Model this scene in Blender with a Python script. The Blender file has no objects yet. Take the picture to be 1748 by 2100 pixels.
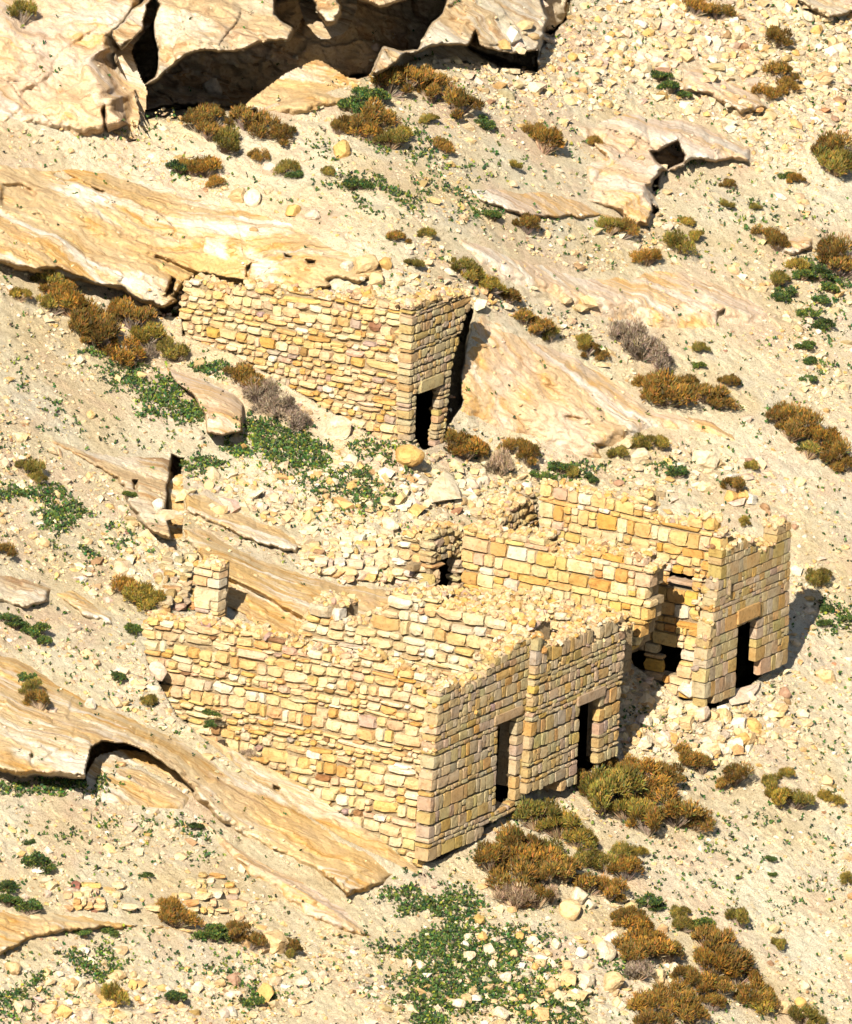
import bpy, math, random
import numpy as np
from mathutils import Vector, Matrix
random.seed(7); rng = np.random.default_rng(7)
SC = bpy.context.scene
COL = SC.collection
# ---------------------------------------------------------------- camera
PITCH = math.radians(15.5); AZ = math.radians(30); ROLL = math.radians(3.0)
DIST = 400.0; PPM = 90.0; CX, CY = 874.0, 1050.0      # reference grid 1748 x 2100
r0 = np.array([math.cos(AZ), math.sin(AZ), 0.0])
t0 = np.array([math.sin(AZ), -math.cos(AZ), 0.0])
cv = t0*math.cos(PITCH) + np.array([0, 0, math.sin(PITCH)])
u0 = np.cross(cv, r0)
rc = math.cos(ROLL)*r0 + math.sin(ROLL)*u0
uc = math.cos(ROLL)*u0 - math.sin(ROLL)*r0
def ray(x, y):
    x = np.asarray(x, float); y = np.asarray(y, float)
    return (-cv*DIST) + rc*((x-CX)/PPM)[..., None] + uc*((CY-y)/PPM)[..., None]
CAM = -ray(868.0, 1768.0)
cam = bpy.data.objects.new('camera', bpy.data.cameras.new('camera')); COL.objects.link(cam)
cam.matrix_world = Matrix(((rc[0], uc[0], cv[0], CAM[0]), (rc[1], uc[1], cv[1], CAM[1]), (rc[2], uc[2], cv[2], CAM[2]), (0, 0, 0, 1)))
cam.data.sensor_width = 36; cam.data.lens = 36*DIST/(2100/PPM)
cam.data.clip_start = 5; cam.data.clip_end = 4000
SC.camera = cam
# ---------------------------------------------------------------- light
SUND = np.array([-.225, .79, -.574]); SUND /= np.linalg.norm(SUND)
sun = bpy.data.objects.new('sun', bpy.data.lights.new('sun', 'SUN')); COL.objects.link(sun)
sun.data.energy = 5.0; sun.data.angle = math.radians(.5); sun.data.color = (1, .94, .82)
sun.rotation_euler = Vector(SUND).to_track_quat('-Z', 'Y').to_euler()
W = bpy.data.worlds.new('World'); SC.world = W; W.use_nodes = True
nt = W.node_tree; nt.nodes.clear()
sky = nt.nodes.new('ShaderNodeTexSky'); sky.sky_type = 'NISHITA'; sky.sun_disc = False
sky.sun_elevation = math.asin(-SUND[2]); sky.sun_rotation = math.atan2(-SUND[0], -SUND[1])
bg = nt.nodes.new('ShaderNodeBackground'); bg.inputs[1].default_value = .05
wo = nt.nodes.new('ShaderNodeOutputWorld')
nt.links.new(sky.outputs[0], bg.inputs[0]); nt.links.new(bg.outputs[0], wo.inputs[0])
SC.view_settings.view_transform = 'Standard'; SC.view_settings.look = 'None'
SC.view_settings.exposure = 1.26; SC.view_settings.gamma = 1
SC.render.engine = 'CYCLES'; SC.cycles.max_bounces = 4; SC.cycles.diffuse_bounces = 1
# ---------------------------------------------------------------- numpy noise
def _h(ix, iy, s):
    n = (ix.astype(np.int64)*374761393 + iy.astype(np.int64)*668265263 + s*982451653) & 0xffffffff
    n = ((n ^ (n >> 13))*1274126177) & 0xffffffff
    n = ((n ^ (n >> 16))*2246822519) & 0xffffffff
    return (n ^ (n >> 15))/4294967295.0
def vn(x, y, s=0):
    ix = np.floor(x); iy = np.floor(y); fx = x-ix; fy = y-iy
    fx = fx*fx*(3-2*fx); fy = fy*fy*(3-2*fy)
    a = _h(ix, iy, s); b = _h(ix+1, iy, s); c = _h(ix, iy+1, s); d = _h(ix+1, iy+1, s)
    return (a+(b-a)*fx + (c-a)*fy + (a-b-c+d)*fx*fy)*2-1
def fbm(x, y, o=4, s=0, g=.5):
    r = 0; a = 1; t = 0
    for i in range(o):
        r = r + a*vn(x*2**i+i*17.3, y*2**i-i*9.1, s+i*31); t += a; a *= g
    return r/t
def ridge(x, y, o=3, s=0):
    r = 0; a = 1; t = 0
    for i in range(o):
        r = r + a*(1-np.abs(vn(x*2**i+i*7.7, y*2**i, s+i*13))); t += a; a *= .5
    return r/t
def cell(x, y, s=0):
    ix = np.floor(x); iy = np.floor(y)
    f1 = np.full(x.shape, 9.); f2 = np.full(x.shape, 9.); idv = np.zeros(x.shape)
    for i in (-1, 0, 1):
        for j in (-1, 0, 1):
            cx = ix+i; cy = iy+j
            d = np.hypot(cx+_h(cx, cy, s)-x, cy+_h(cx, cy, s+5)-y)
            m = d < f1
            f2 = np.where(m, f1, np.minimum(f2, d)); idv = np.where(m, _h(cx, cy, s+9), idv); f1 = np.where(m, d, f1)
    return f1, f2, idv
def sm(t): t = np.clip(t, 0, 1); return t*t*(3-2*t)
def pdist(x, y, poly):
    """signed distance, positive inside"""
    P = np.array(poly, float); n = len(P)
    d = np.full(x.shape, 1e9); ins = np.zeros(x.shape, bool)
    for i in range(n):
        ax, ay = P[i]; bx, by = P[(i+1) % n]
        ex, ey = bx-ax, by-ay; L = ex*ex+ey*ey+1e-9
        t = np.clip(((x-ax)*ex+(y-ay)*ey)/L, 0, 1)
        d = np.minimum(d, np.hypot(x-ax-t*ex, y-ay-t*ey))
        if ay != by:
            c = ((ay > y) != (by > y)) & (x < (bx-ax)*(y-ay)/(by-ay)+ax)
            ins ^= c
    return np.where(ins, d, -d)
def tps(ctrl):
    C = np.array(ctrl, float); n = len(C); X = C[:, :2]/300.
    r = np.linalg.norm(X[:, None]-X[None], axis=2); K = r*r*np.log(r+1e-9)
    K += np.eye(n)*.004
    P = np.c_[np.ones(n), X]; A = np.zeros((n+3, n+3)); A[:n, :n] = K; A[:n, n:] = P; A[n:, :n] = P.T
    w = np.linalg.solve(A, np.r_[C[:, 2], 0, 0, 0])
    def f(x, y):
        x = x/300.; y = y/300.
        o = w[n]+w[n+1]*x+w[n+2]*y
        for i in range(n):
            r2 = (x-X[i, 0])**2+(y-X[i, 1])**2
            o = o+w[i]*.5*r2*np.log(r2+1e-12)
        return o
    return f
# ---------------------------------------------------------------- hill plane and relief grid
PN = np.array([.5, -.078, 1.0]); PN /= np.linalg.norm(PN)
def hitp(x, y, n, k):
    d = ray(x, y); t = (k - CAM@n)/(d@n); return CAM + d*t[..., None]
def hitax(x, y, ax, k):
    n = np.zeros(3); n[ax] = 1; return hitp(np.asarray(x, float), np.asarray(y, float), n, k)
def plane(x, y): return hitp(np.asarray(x, float), np.asarray(y, float), PN, 0.0)
def hof(x, y, pt):                    # distance of a point in front of the hill plane along its sight line
    return float(np.linalg.norm(plane(x, y)-CAM)-np.linalg.norm(np.asarray(pt)-CAM))
STEP = 2.5
gx = np.arange(-260, 2010, STEP); gy = np.arange(-300, 2400, STEP)
GX, GY = np.meshgrid(gx, gy)
GP = plane(GX, GY)
GU = GP[..., 0]; GV = GP[..., 1]
GD = CAM-GP; GL = np.linalg.norm(GD, axis=2); GD = GD/GL[..., None]
# ruins frame
VA = 13.8; UA = -8.93; V1 = 4.05; VC1 = 10.0; VC2 = 12.5
def hV(x, y, v): return (x, y, hof(x, y, hitax(x, y, 1, v)))
def hU(x, y, u): return (x, y, hof(x, y, hitax(x, y, 0, u)))
ctl = [(x, y, 0) for x in (-260, 300, 874, 1450, 2010) for y in (-300, 2400)]
ctl += [(x, y, 0) for x in (-260, 2010) for y in (300, 900, 1500, 2000)]
ctl += [(300, 2000, 0), (874, 2050, 0), (1300, 2000, 0), (1500, 1750, 0), (1250, 350, 0), (1600, 500, 0), (1600, 900, 0)]
ctl += [hV(370, 655, VA-.1), hV(500, 715, VA-.1), hV(620, 790, VA-.1), hV(720, 840, VA-.1), hV(835, 903, VA-.05), hU(910, 915, UA+.1)]
ctl += [hV(400, 570, VA+1.1), hV(600, 585, VA+1.2), hV(800, 600, VA+1.5)]
ctl += [hV(310, 1350, -.1), hV(450, 1450, -.1), hV(600, 1590, -.1), (760, 1710, 0), (865, 1780, 0), (1070, 1645, 0), (1265, 1548, 0), (1450, 1445, 0), (1612, 1365, 0)]
HT = tps(ctl)(GX, GY)
HT = HT + .35*fbm(GU*.12, GV*.12, 2, 3)*sm((np.abs(GX-900)-300)/500) + .10*fbm(GU*.5, GV*.5, 3, 11) + .035*fbm(GU*2.1, GV*2.1, 3, 21) + .03*fbm(GU*7, GV*7, 2, 22)
# rubbly lumps in places
def blob(cx, cy, rx, ry): return np.exp(-(((GX-cx)/rx)**2+((GY-cy)/ry)**2))
RUB = np.clip(1.2*blob(1500, 60, 330, 170)+blob(1000, 160, 160, 60)+blob(600, 1020, 260, 70)+blob(740, 1130, 130, 60)+blob(1430, 1500, 170, 80)+blob(1000, 1010, 200, 50)
              + blob(330, 1140, 100, 60)+.9*blob(1650, 180, 200, 160)+.8*blob(1450, 960, 150, 40)+.5*blob(1100, 2050, 260, 110)+.5*blob(200, 2050, 300, 80)+.6*blob(480, 1530, 140, 60)+.6*blob(950, 610, 400, 30)+.7*blob(300, 1400, 60, 50)+.5*blob(1150, 1680, 90, 30)+.6*blob(430, 390, 120, 40)+.8*blob(1370, 1435, 70, 30)+.8*blob(1310, 1400, 40, 40), 0, 1)
f1, f2, idv = cell(GU*2.2, GV*2.2, 4)
HT = HT + RUB*(.16*idv+.10*sm((f2-f1)*2.5)-.1)
c1, c2, ci_ = cell(GU*6.5+.3*fbm(GU*3, GV*3, 2, 5), GV*6.5, 14)
HT = HT + (.035+.03*fbm(GU*.6, GV*.6, 2, 15))*(ci_-.5)*1.5*sm((c2-c1)*4)
c1, c2, ci_ = cell(GU*3.1, GV*3.1, 16)
HT = HT + .09*np.maximum(ci_-.62, 0)*2.4*sm((c2-c1)*3)
q_ = GU*1.0+.9*fbm(GU*.45, GV*.3, 3, 61); fq = q_-np.floor(q_)
HT = HT + (.16*sm(fbm(GU*.25, GV*.25, 2, 63)*2.5+.35))*(sm((fq-.72)/.2)-fq)*1.0 + .05*np.abs(fbm(GU*1.6, GV*1.6, 4, 64))
def dent(H, poly, depth, soft=5, wob=5, seed=1):
    x0 = min(p[0] for p in poly)-40; x1 = max(p[0] for p in poly)+40; y0 = min(p[1] for p in poly)-40; y1 = max(p[1] for p in poly)+40
    i0, i1 = np.searchsorted(gx, [x0, x1]); j0, j1 = np.searchsorted(gy, [y0, y1])
    sx = GX[j0:j1, i0:i1]; sy = GY[j0:j1, i0:i1]
    d = pdist(sx, sy, poly)+wob*fbm(sx/22., sy/22., 3, seed)
    H[j0:j1, i0:i1] -= depth*sm(d/soft)
HT0 = HT.copy()
# terrain under the big overhang
dent(HT, [(232, 60), (330, -60), (1180, -60), (1170, 40), (1110, 100), (1100, 150), (960, 130), (880, 112), (800, 150), (700, 172), (640, 160), (590, 190), (540, 222), (400, 228), (330, 226), (290, 235), (262, 240)], 9, 14, 6)
for pl_, dp_ in (([(612, 1130), (640, 1108), (700, 1092), (780, 1088), (825, 1105), (838, 1140), (828, 1185), (800, 1200), (740, 1195), (640, 1180)], -.45), ([(120, 1862), (135, 1815), (200, 1800), (300, 1850), (400, 1792), (470, 1800), (478, 1870), (300, 1880)], -.22), ([(310, 1250), (322, 1150), (350, 1120), (400, 1150), (410, 1250)], -.5)): dent(HT, pl_, dp_, 26, 4)
# masks under walls (filled in by the wall builder before the terrain is meshed)
WALLCLAMP = []
HTOT = HT.copy()
def new_mesh(name, V, F, mats, mi=None, tint=None, smooth=False):
    me = bpy.data.meshes.new(name)
    V = np.asarray(V, np.float32)
    me.vertices.add(len(V)); me.vertices.foreach_set('co', V.ravel())
    if isinstance(F, np.ndarray):
        k = F.shape[1]; li = F.ravel().astype(np.int32); st = np.arange(0, len(li), k, dtype=np.int32); to = np.full(len(F), k, np.int32)
    else:
        to = np.array([len(f) for f in F], np.int32); li = np.concatenate([np.asarray(f) for f in F]).astype(np.int32); st = np.r_[0, np.cumsum(to)[:-1]].astype(np.int32)
    me.loops.add(len(li)); me.loops.foreach_set('vertex_index', li)
    me.polygons.add(len(st)); me.polygons.foreach_set('loop_start', st); me.polygons.foreach_set('loop_total', to)
    for m in mats: me.materials.append(m)
    if mi is not None: me.polygons.foreach_set('material_index', np.asarray(mi, np.int32))
    me.polygons.foreach_set('use_smooth', np.full(len(st), smooth, bool))
    if tint is not None:
        a = me.attributes.new('Tint', 'FLOAT_COLOR', 'POINT'); t = np.asarray(tint, np.float32)
        a.data.foreach_set('color', np.c_[t, np.ones(len(t), np.float32)].astype(np.float32).ravel())
    me.update(calc_edges=True); me.validate()
    return me
def link(name, me, parent=None, label=None, cat=None, group=None, kind=None):
    o = bpy.data.objects.new(name, me); COL.objects.link(o)
    if parent is not None: o.parent = parent
    if label: o['label'] = label
    if cat: o['category'] = cat
    if group: o['group'] = group
    if kind: o['kind'] = kind
    return o
# ---------------------------------------------------------------- materials
def mk(name):
    m = bpy.data.materials.new(name); m.use_nodes = True; nt = m.node_tree; nt.nodes.clear()
    out = nt.nodes.new('ShaderNodeOutputMaterial'); b = nt.nodes.new('ShaderNodeBsdfPrincipled')
    b.inputs['Roughness'].default_value = .95; b.inputs['Specular IOR Level'].default_value = .1
    nt.links.new(b.outputs[0], out.inputs[0]); return m, nt, b
def nz(nt, vec, scale, det=4, rough=.55, dist=0.):
    n = nt.nodes.new('ShaderNodeTexNoise'); n.inputs['Scale'].default_value = scale; n.inputs['Detail'].default_value = det
    n.inputs['Roughness'].default_value = rough; n.inputs['Distortion'].default_value = dist
    nt.links.new(vec, n.inputs['Vector']); return n.outputs['Fac']
def dk(c): return tuple(v**1.12*.76 for v in c)
def ramp(nt, fac, stops):
    r = nt.nodes.new('ShaderNodeValToRGB'); e = r.color_ramp.elements
    while len(e) < len(stops): e.new(.5)
    for el, (p, c) in zip(e, stops): el.position = p; el.color = (*c, 1) if len(c) == 3 else c
    nt.links.new(fac, r.inputs[0]); return r.outputs[0]
def mix(nt, a, b, fac, mode='MIX'):
    m = nt.nodes.new('ShaderNodeMix'); m.data_type = 'RGBA'; m.blend_type = mode
    for s, v in ((m.inputs[6], a), (m.inputs[7], b)):
        if isinstance(v, tuple): s.default_value = (*v, 1)
        else: nt.links.new(v, s)
    if isinstance(fac, (int, float)): m.inputs[0].default_value = fac
    else: nt.links.new(fac, m.inputs[0])
    return m.outputs[2]
def bump(nt, b, hgt, st, dist=.05):
    n = nt.nodes.new('ShaderNodeBump'); n.inputs['Strength'].default_value = st; n.inputs['Distance'].default_value = dist
    nt.links.new(hgt, n.inputs['Height']); nt.links.new(n.outputs[0], b.inputs['Normal'])
def pos(nt, rot=None, scale=(1, 1, 1), obj=False):
    if obj: g = nt.nodes.new('ShaderNodeTexCoord').outputs['Object']
    else: g = nt.nodes.new('ShaderNodeNewGeometry').outputs['Position']
    mp = nt.nodes.new('ShaderNodeMapping'); mp.inputs['Scale'].default_value = scale
    if rot:
        mp.vector_type = 'TEXTURE'; mp.inputs['Rotation'].default_value = BED; mp.inputs['Scale'].default_value = (1/(.42*scale[0]), 1/scale[1], 1/(.55*scale[2]))
    nt.links.new(g, mp.inputs[0]); return mp.outputs[0]
wv = np.array([1, .53, -.46]); wv /= np.linalg.norm(wv); mv = np.cross(wv, PN)+.45*PN; mv /= np.linalg.norm(mv); ev = np.cross(mv, wv)
BED = Matrix(np.stack([wv, ev, mv], 1).tolist()).to_euler()
def ground_mat():
    m, nt, b = mk('pale_ground'); p = pos(nt)
    c = ramp(nt, nz(nt, p, .35, 5), [(.35, (.56, .44, .26)), (.5, (.62, .52, .345)), (.65, (.68, .60, .43))])
    c = mix(nt, c, (.58, .41, .28), ramp(nt, nz(nt, p, .45, 5, .65, .5), [(.48, (0, 0, 0)), (.66, (.75, .75, .75))]))
    c = mix(nt, c, (.50, .44, .34), ramp(nt, nz(nt, p, .7, 5, .65), [(.52, (0, 0, 0)), (.7, (.7, .7, .7))]))
    c = mix(nt, c, (.70, .50, .22), ramp(nt, nz(nt, p, 1.4, 5, .7), [(.6, (0, 0, 0)), (.72, (.6, .6, .6))]))
    c = mix(nt, c, ramp(nt, nz(nt, p, 9, 5, .7), [(.3, (.55, .48, .40)), (.48, (1, 1, 1)), (.62, (1, 1, 1)), (.75, (1.0, .85, .62))]), .75, 'MULTIPLY')
    c = mix(nt, c, ramp(nt, nz(nt, p, 38, 3, .7), [(.36, (.34, .28, .22)), (.45, (1, 1, 1))]), .85, 'MULTIPLY')
    nt.links.new(c, b.inputs['Base Color']); bump(nt, b, nz(nt, p, 18, 6, .8), 1., .09); return m
def rock_mat(name, cols, white=.5, rot=True, st=(1, 1, 7), bands=True):
    m, nt, b = mk(name); p = pos(nt, rot, st); q = pos(nt)
    c = ramp(nt, nz(nt, p, .30, 5, .58, .5), [(.36, cols[1]), (.45, cols[2]), (.5, cols[5]), (.53, cols[2]), (.60, cols[3]), (.68, cols[4])])
    c = mix(nt, c, cols[3], ramp(nt, nz(nt, q, .45, 3, .6), [(.46, (0, 0, 0)), (.62, (.8, .8, .8))]))
    c = mix(nt, c, cols[0], ramp(nt, nz(nt, pos(nt, rot, (1, 1, 9)), .45, 6, .6, .4), [(.57, (0, 0, 0)), (.66, (.75, .75, .75))]))
    c = mix(nt, c, (.70, .64, .53), ramp(nt, nz(nt, pos(nt, rot, (1, 1, 3)), .5, 5, .6, .8), [(.53, (0, 0, 0)), (.62, (white, white, white))]))
    c = mix(nt, c, (.40, .34, .29), ramp(nt, nz(nt, q, .8, 5, .65), [(.6, (0, 0, 0)), (.76, (.4, .4, .4))]))
    c = mix(nt, c, ramp(nt, nz(nt, pos(nt, rot, (1, 1, 12)), 1.3, 6, .7, .3), [(.34, (.50, .38, .28)), (.42, (1, 1, 1))]), .7, 'MULTIPLY')
    c = mix(nt, c, ramp(nt, nz(nt, q, 16, 5, .75), [(.32, (.62, .54, .46)), (.5, (1, 1, 1))]), .75, 'MULTIPLY')
    nt.links.new(c, b.inputs['Base Color']); bump(nt, b, nz(nt, pos(nt, rot, (1, 1, 2.5)), 5, 8, .75), 1., .12); return m
def tint_mat(name, dark=.6, sc=12, bst=.7, dist=.04):
    m, nt, b = mk(name); a = nt.nodes.new('ShaderNodeAttribute'); a.attribute_name = 'Tint'; p = pos(nt)
    c = mix(nt, a.outputs['Color'], ramp(nt, nz(nt, p, sc, 5, .7), [(.3, (dark, dark*.88, dark*.75)), (.5, (1, 1, 1)), (.7, (1.08, 1.02, .92))]), .9, 'MULTIPLY')
    c = mix(nt, c, ramp(nt, nz(nt, p, 3.1, 3, .6), [(.35, (.86, .72, .55)), (.55, (1, 1, 1))]), .6, 'MULTIPLY')
    nt.links.new(c, b.inputs['Base Color']); bump(nt, b, nz(nt, p, 26, 5, .75), bst, dist); return m
def leaf_mat(name):
    m, nt, b = mk(name); a = nt.nodes.new('ShaderNodeAttribute'); a.attribute_name = 'Tint'
    oi = nt.nodes.new('ShaderNodeObjectInfo')
    v = ramp(nt, oi.outputs['Random'], [(0, (.75, .75, .8)), (.5, (1, 1, 1)), (1, (1.25, 1.1, .9))])
    c = mix(nt, a.outputs['Color'], v, 1.0, 'MULTIPLY')
    nt.links.new(c, b.inputs['Base Color']); b.inputs['Roughness'].default_value = .7
    return m
M_ground = ground_mat()
GOLD = [(.46, .30, .17), (.68, .45, .20), (.76, .54, .26), (.72, .54, .32), (.80, .66, .42), (.64, .36, .11)]
PINK = [(.54, .36, .22), (.72, .50, .28), (.78, .58, .36), (.76, .60, .46), (.84, .74, .60), (.74, .46, .18)]
BRWN = [(.34, .21, .12), (.50, .33, .17), (.60, .42, .23), (.64, .48, .29), (.70, .56, .38), (.52, .28, .11)]
GOLD = [dk(c) for c in GOLD]; PINK = [dk(c) for c in PINK]
M_gold = rock_mat('golden_sandstone', GOLD, .8)
M_pink = rock_mat('pink_sandstone', PINK, .7)
M_cliff = rock_mat('cliff_sandstone', [dk(c) for c in [(.38, .24, .14), (.60, .43, .25), (.72, .55, .33), (.72, .60, .44), (.78, .68, .5), (.5, .3, .14)]], .5)
M_stone = tint_mat('wall_stone', .55, 11, .9, .05)
M_mortar = tint_mat('rubble_core', .5, 14, 1., .08)
M_rock = tint_mat('loose_rock', .6, 8, .8, .06)
M_leaf = leaf_mat('leaves')
# ---------------------------------------------------------------- outcrops
LAYERS = []
def outcrop(name, label, poly, ctrl, edge=14, wob=8, strata=(.4, .12, 3.0), lump=(.15, .6), crack=.12, mat=None, dents=(), seed=1, blocks=0., parent=None, soft=0., cat='rock outcrop'):
    global HTOT
    pad = 45
    x0 = min(p[0] for p in poly)-pad; x1 = max(p[0] for p in poly)+pad; y0 = min(p[1] for p in poly)-pad; y1 = max(p[1] for p in poly)+pad
    i0, i1 = np.searchsorted(gx, [x0, x1]); j0, j1 = np.searchsorted(gy, [y0, y1]); i1 = min(i1, len(gx)); j1 = min(j1, len(gy))
    S = np.s_[j0:j1, i0:i1]; sx = GX[S]; sy = GY[S]; U = GU[S]; V = GV[S]
    d0 = pdist(sx, sy, poly)
    d = d0 + wob*fbm(sx/35., sy/35., 4, seed)+wob*.35*fbm(sx/9., sy/9., 2, seed+3)
    hb = tps(ctrl)(sx, sy) if len(ctrl) > 2 else np.full(sx.shape, ctrl[0][2])
    gyd, gxd = np.gradient(d0); upm = np.clip((gyd*.85+gxd*-.35)/STEP*1.3, 0, 1)   # 1 along the up-slope rim
    E = sm(d/(edge*(1+2.2*np.maximum(upm, soft))))**(.7+.5*np.maximum(upm, soft)); sink = .33-.27*np.maximum(upm, soft)
    # strata ledges: run with a given slope over the hillside
    q = ((sy-strata[0]*sx)/PPM)*strata[2]/1.0 + .9*fbm(sx/170., sy/60., 3, seed+7)
    k = np.floor(q); fr = q-k
    led = _h(k, k*0, seed)*(1-sm((fr-.86)/.14))+_h(k+1, k*0, seed)*sm((fr-.86)/.14)
    groove = -np.exp(-((fr-.9)/.06)**2)*(_h(k, k*0+3, seed) > .35)*sm(vn(sx/60., sy/25., seed+8)*2+.6)
    n = strata[1]*(led-.5)*1.6 + strata[1]*.5*groove
    n += lump[0]*fbm(sx/PPM*lump[1]*1.3, sy/PPM*lump[1]*1.8, 4, seed+12)
    wx = sx/PPM+.25*fbm(sx/60., sy/60., 2, seed+31); wy = sy/PPM+.25*fbm(sx/60., sy/60., 2, seed+32)
    f1, f2, idv = cell(wx*.75, wy*1.3-wx*.3, seed+2)
    n -= crack*.6*np.exp(-((f2-f1)/.03)**2)*sm(vn(sx/90., sy/90., seed+5)*1.5-.1)
    n += blocks*(idv-.5)
    n += .018*fbm(sx/9., sy/6., 3, seed+40)
    h = HT0[S] - sink + (hb+sink+n)*E
    H = h.copy()
    for (pl, dep, soft) in dents:
        dd = pdist(sx, sy, pl)+4*fbm(sx/20., sy/20., 3, seed+50)
        if dep >= 1: HT[S] -= (dep*.9+.8)*sm(dd/soft)
        H -= (dep if dep < 1.5 else dep+1.6*np.clip(sy-min(p[1] for p in pl), 0, 200)/PPM)*sm(dd/soft)
    keep = d0 > -30
    LAYERS.append((S, H, d > 2, name))
    HTOT[S] = np.where((d > 2), np.maximum(np.minimum(HTOT[S], HT[S]), H) if not dents else H, HTOT[S])
    P = GP[S]+GD[S]*H[..., None]
    ny, nx = sx.shape; idx = np.full(ny*nx, -1)
    fk = keep[:-1, :-1] & keep[1:, :-1] & keep[1:, 1:] & keep[:-1, 1:]
    a = np.arange(ny*nx).reshape(ny, nx)
    F = np.stack([a[:-1, :-1][fk], a[1:, :-1][fk], a[1:, 1:][fk], a[:-1, 1:][fk]], 1)
    u = np.unique(F); idx[u] = np.arange(len(u))
    me = new_mesh(name, P.reshape(-1, 3)[u], idx[F], [mat or M_gold], smooth=True)
    return link(name, me, parent, label, cat if parent is None else None)

outcrop('rock_outcrop', 'lumpy cream rock mass in the top left corner beside the dark cleft',
 [(-250, -200), (320, -200), (312, -20), (290, 30), (248, 80), (240, 110), (262, 170), (273, 190), (270, 225), (268, 258), (225, 278), (160, 285), (90, 268), (0, 262), (-250, 230)],
 [(-200, -150, .5), (300, -150, 1.2), (280, 0, 1.6), (245, 120, 2.0), (262, 230, 1.6), (180, 265, .7), (60, 240, .3), (100, 100, 1.0), (-100, 100, .4), (230, 270, 1.1)],
 edge=26, lump=(.55, .9), strata=(-.9, .10, 1.5), crack=.2, mat=M_pink, seed=3, dents=[([(215, 215), (222, 275), (214, 276), (207, 225)], .8, 6)])
outcrop('cliff', 'large overhanging brown cliff with a deep shadowed hollow along the top edge',
 [(225, 60), (255, 30), (290, -10), (300, -200), (1190, -200), (1172, 10), (1168, 30), (1140, 60), (1118, 80), (1112, 110), (1100, 155), (1050, 135), (980, 105), (960, 95), (880, 100), (830, 118), (790, 150), (700, 168), (650, 155), (600, 175), (560, 205), (520, 225), (400, 222), (330, 226), (300, 240), (278, 268), (266, 240), (262, 180), (235, 120)],
 [(230, 100, 2.0), (300, -150, 2.6), (340, 20, 2.6), (330, 120, 2.4), (450, 90, 2.6), (560, 60, 2.9), (640, 90, 2.9), (750, 50, 3.0), (870, 60, 2.8), (1000, 60, 2.3), (1100, 60, 1.8), (1160, 0, 1.2), (700, -150, 3), (1100, -150, 1.5), (400, 215, 2.2), (700, 160, 2.4), (1050, 140, 1.8)],
 edge=8, lump=(.45, 1.0), strata=(.35, .16, 2.6), crack=.35, mat=M_cliff, seed=11, blocks=.35, dents=[
  ([(226, 70), (250, 100), (290, 60), (300, 10), (318, -10), (330, 10), (316, 60), (330, 120), (322, 160), (300, 175), (276, 185), (286, 235), (280, 290), (262, 290), (262, 200)], 4.2, 6),
  ([(275, 185), (322, 160), (350, 135), (380, 112), (420, 98), (450, 105), (500, 98), (530, 82), (590, 80), (598, 60), (560, 30), (560, -10), (640, -30), (700, -20), (780, 12), (880, -20), (930, -20), (905, 30), (880, 60), (860, 105), (820, 108), (790, 100), (760, 160), (640, 200), (400, 245), (290, 245)], 4.4, 7),
  ([(955, 98), (975, 62), (985, 92), (1050, 108), (1105, 100), (1108, 175), (1040, 148)], 2.6, 5),
  ([(1102, -60), (1178, -60), (1172, 35), (1135, 78), (1112, 70), (1120, 40), (1108, 10)], 1.8, 6)])
outcrop('rock_outcrop', 'knobbly lit rock boss hanging in the shaded part of the top cliff',
 [(640, -60), (700, -60), (705, 10), (690, 45), (668, 52), (650, 30), (640, 0)], [(660, -50, 3.2), (690, 10, 3.0), (665, 45, 2.3), (645, 0, 2.6)], edge=8, wob=9, lump=(.5, 2), mat=M_cliff, seed=141, blocks=.3)
outcrop('rock_outcrop', 'pale rock tongue between the cliff hollow and the shrubs beneath',
 [(530, 228), (560, 205), (600, 175), (650, 152), (670, 165), (700, 185), (730, 190), (720, 215), (660, 228), (600, 240)],
 [(560, 225, .4), (640, 165, .1), (700, 200, .3), (640, 220, .6)], edge=22, lump=(.15, 1), mat=M_gold, seed=15, strata=(.3, .05, 2))
outcrop('rock_outcrop', 'broad golden bedrock slab sloping down to the back of the upper ruin',
 [(-260, 300), (0, 318), (90, 335), (160, 330), (260, 350), (380, 385), (480, 405), (560, 425), (640, 460), (720, 500), (790, 535), (795, 560), (740, 585), (690, 575), (700, 600), (600, 600), (480, 585), (400, 575), (372, 600), (372, 620), (340, 645), (300, 628), (240, 600), (180, 590), (110, 572), (60, 560), (0, 545), (-260, 500)],
 [(-200, 320, .1), (0, 330, .1), (260, 355, .2), (560, 430, .1), (780, 545, .2), (690, 575, .3), (560, 560, .9), (440, 540, 1.1), (340, 630, 1.3), (250, 560, 1.4), (120, 540, 1.5), (0, 520, 1.4), (-200, 480, 1.3), (150, 430, .9), (400, 470, .8), (600, 500, .5)],
 edge=16, lump=(.28, .7), strata=(.36, .20, 2.4), crack=.25, mat=M_gold, seed=21, blocks=.12, dents=[
  ([(60, 548), (120, 545), (200, 578), (280, 610), (330, 640), (250, 625), (150, 590)], .9, 8),
  ([(352, 565), (366, 572), (356, 600), (340, 612), (338, 600)], 1.2, 5), ([(325, 628), (372, 618), (372, 650), (325, 650)], 1.0, 5),
  ([(505, 545), (515, 540), (512, 572), (503, 570)], .5, 3), ([(625, 530), (650, 532), (648, 545), (630, 544)], .6, 4), ([(583, 520), (603, 522), (600, 532), (585, 530)], .5, 4),
  ([(0, 370), (50, 375), (85, 395), (70, 430), (40, 440), (0, 425)], .35, 10), ([(100, 358), (130, 352), (165, 368), (215, 392), (210, 398), (150, 374)], .35, 4),
  ([(320, 520), (420, 560), (520, 575), (520, 582), (400, 570), (310, 530)], .35, 6), ([(505, 590), (600, 600), (690, 580), (690, 610), (505, 610)], .5, 8)])
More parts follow.
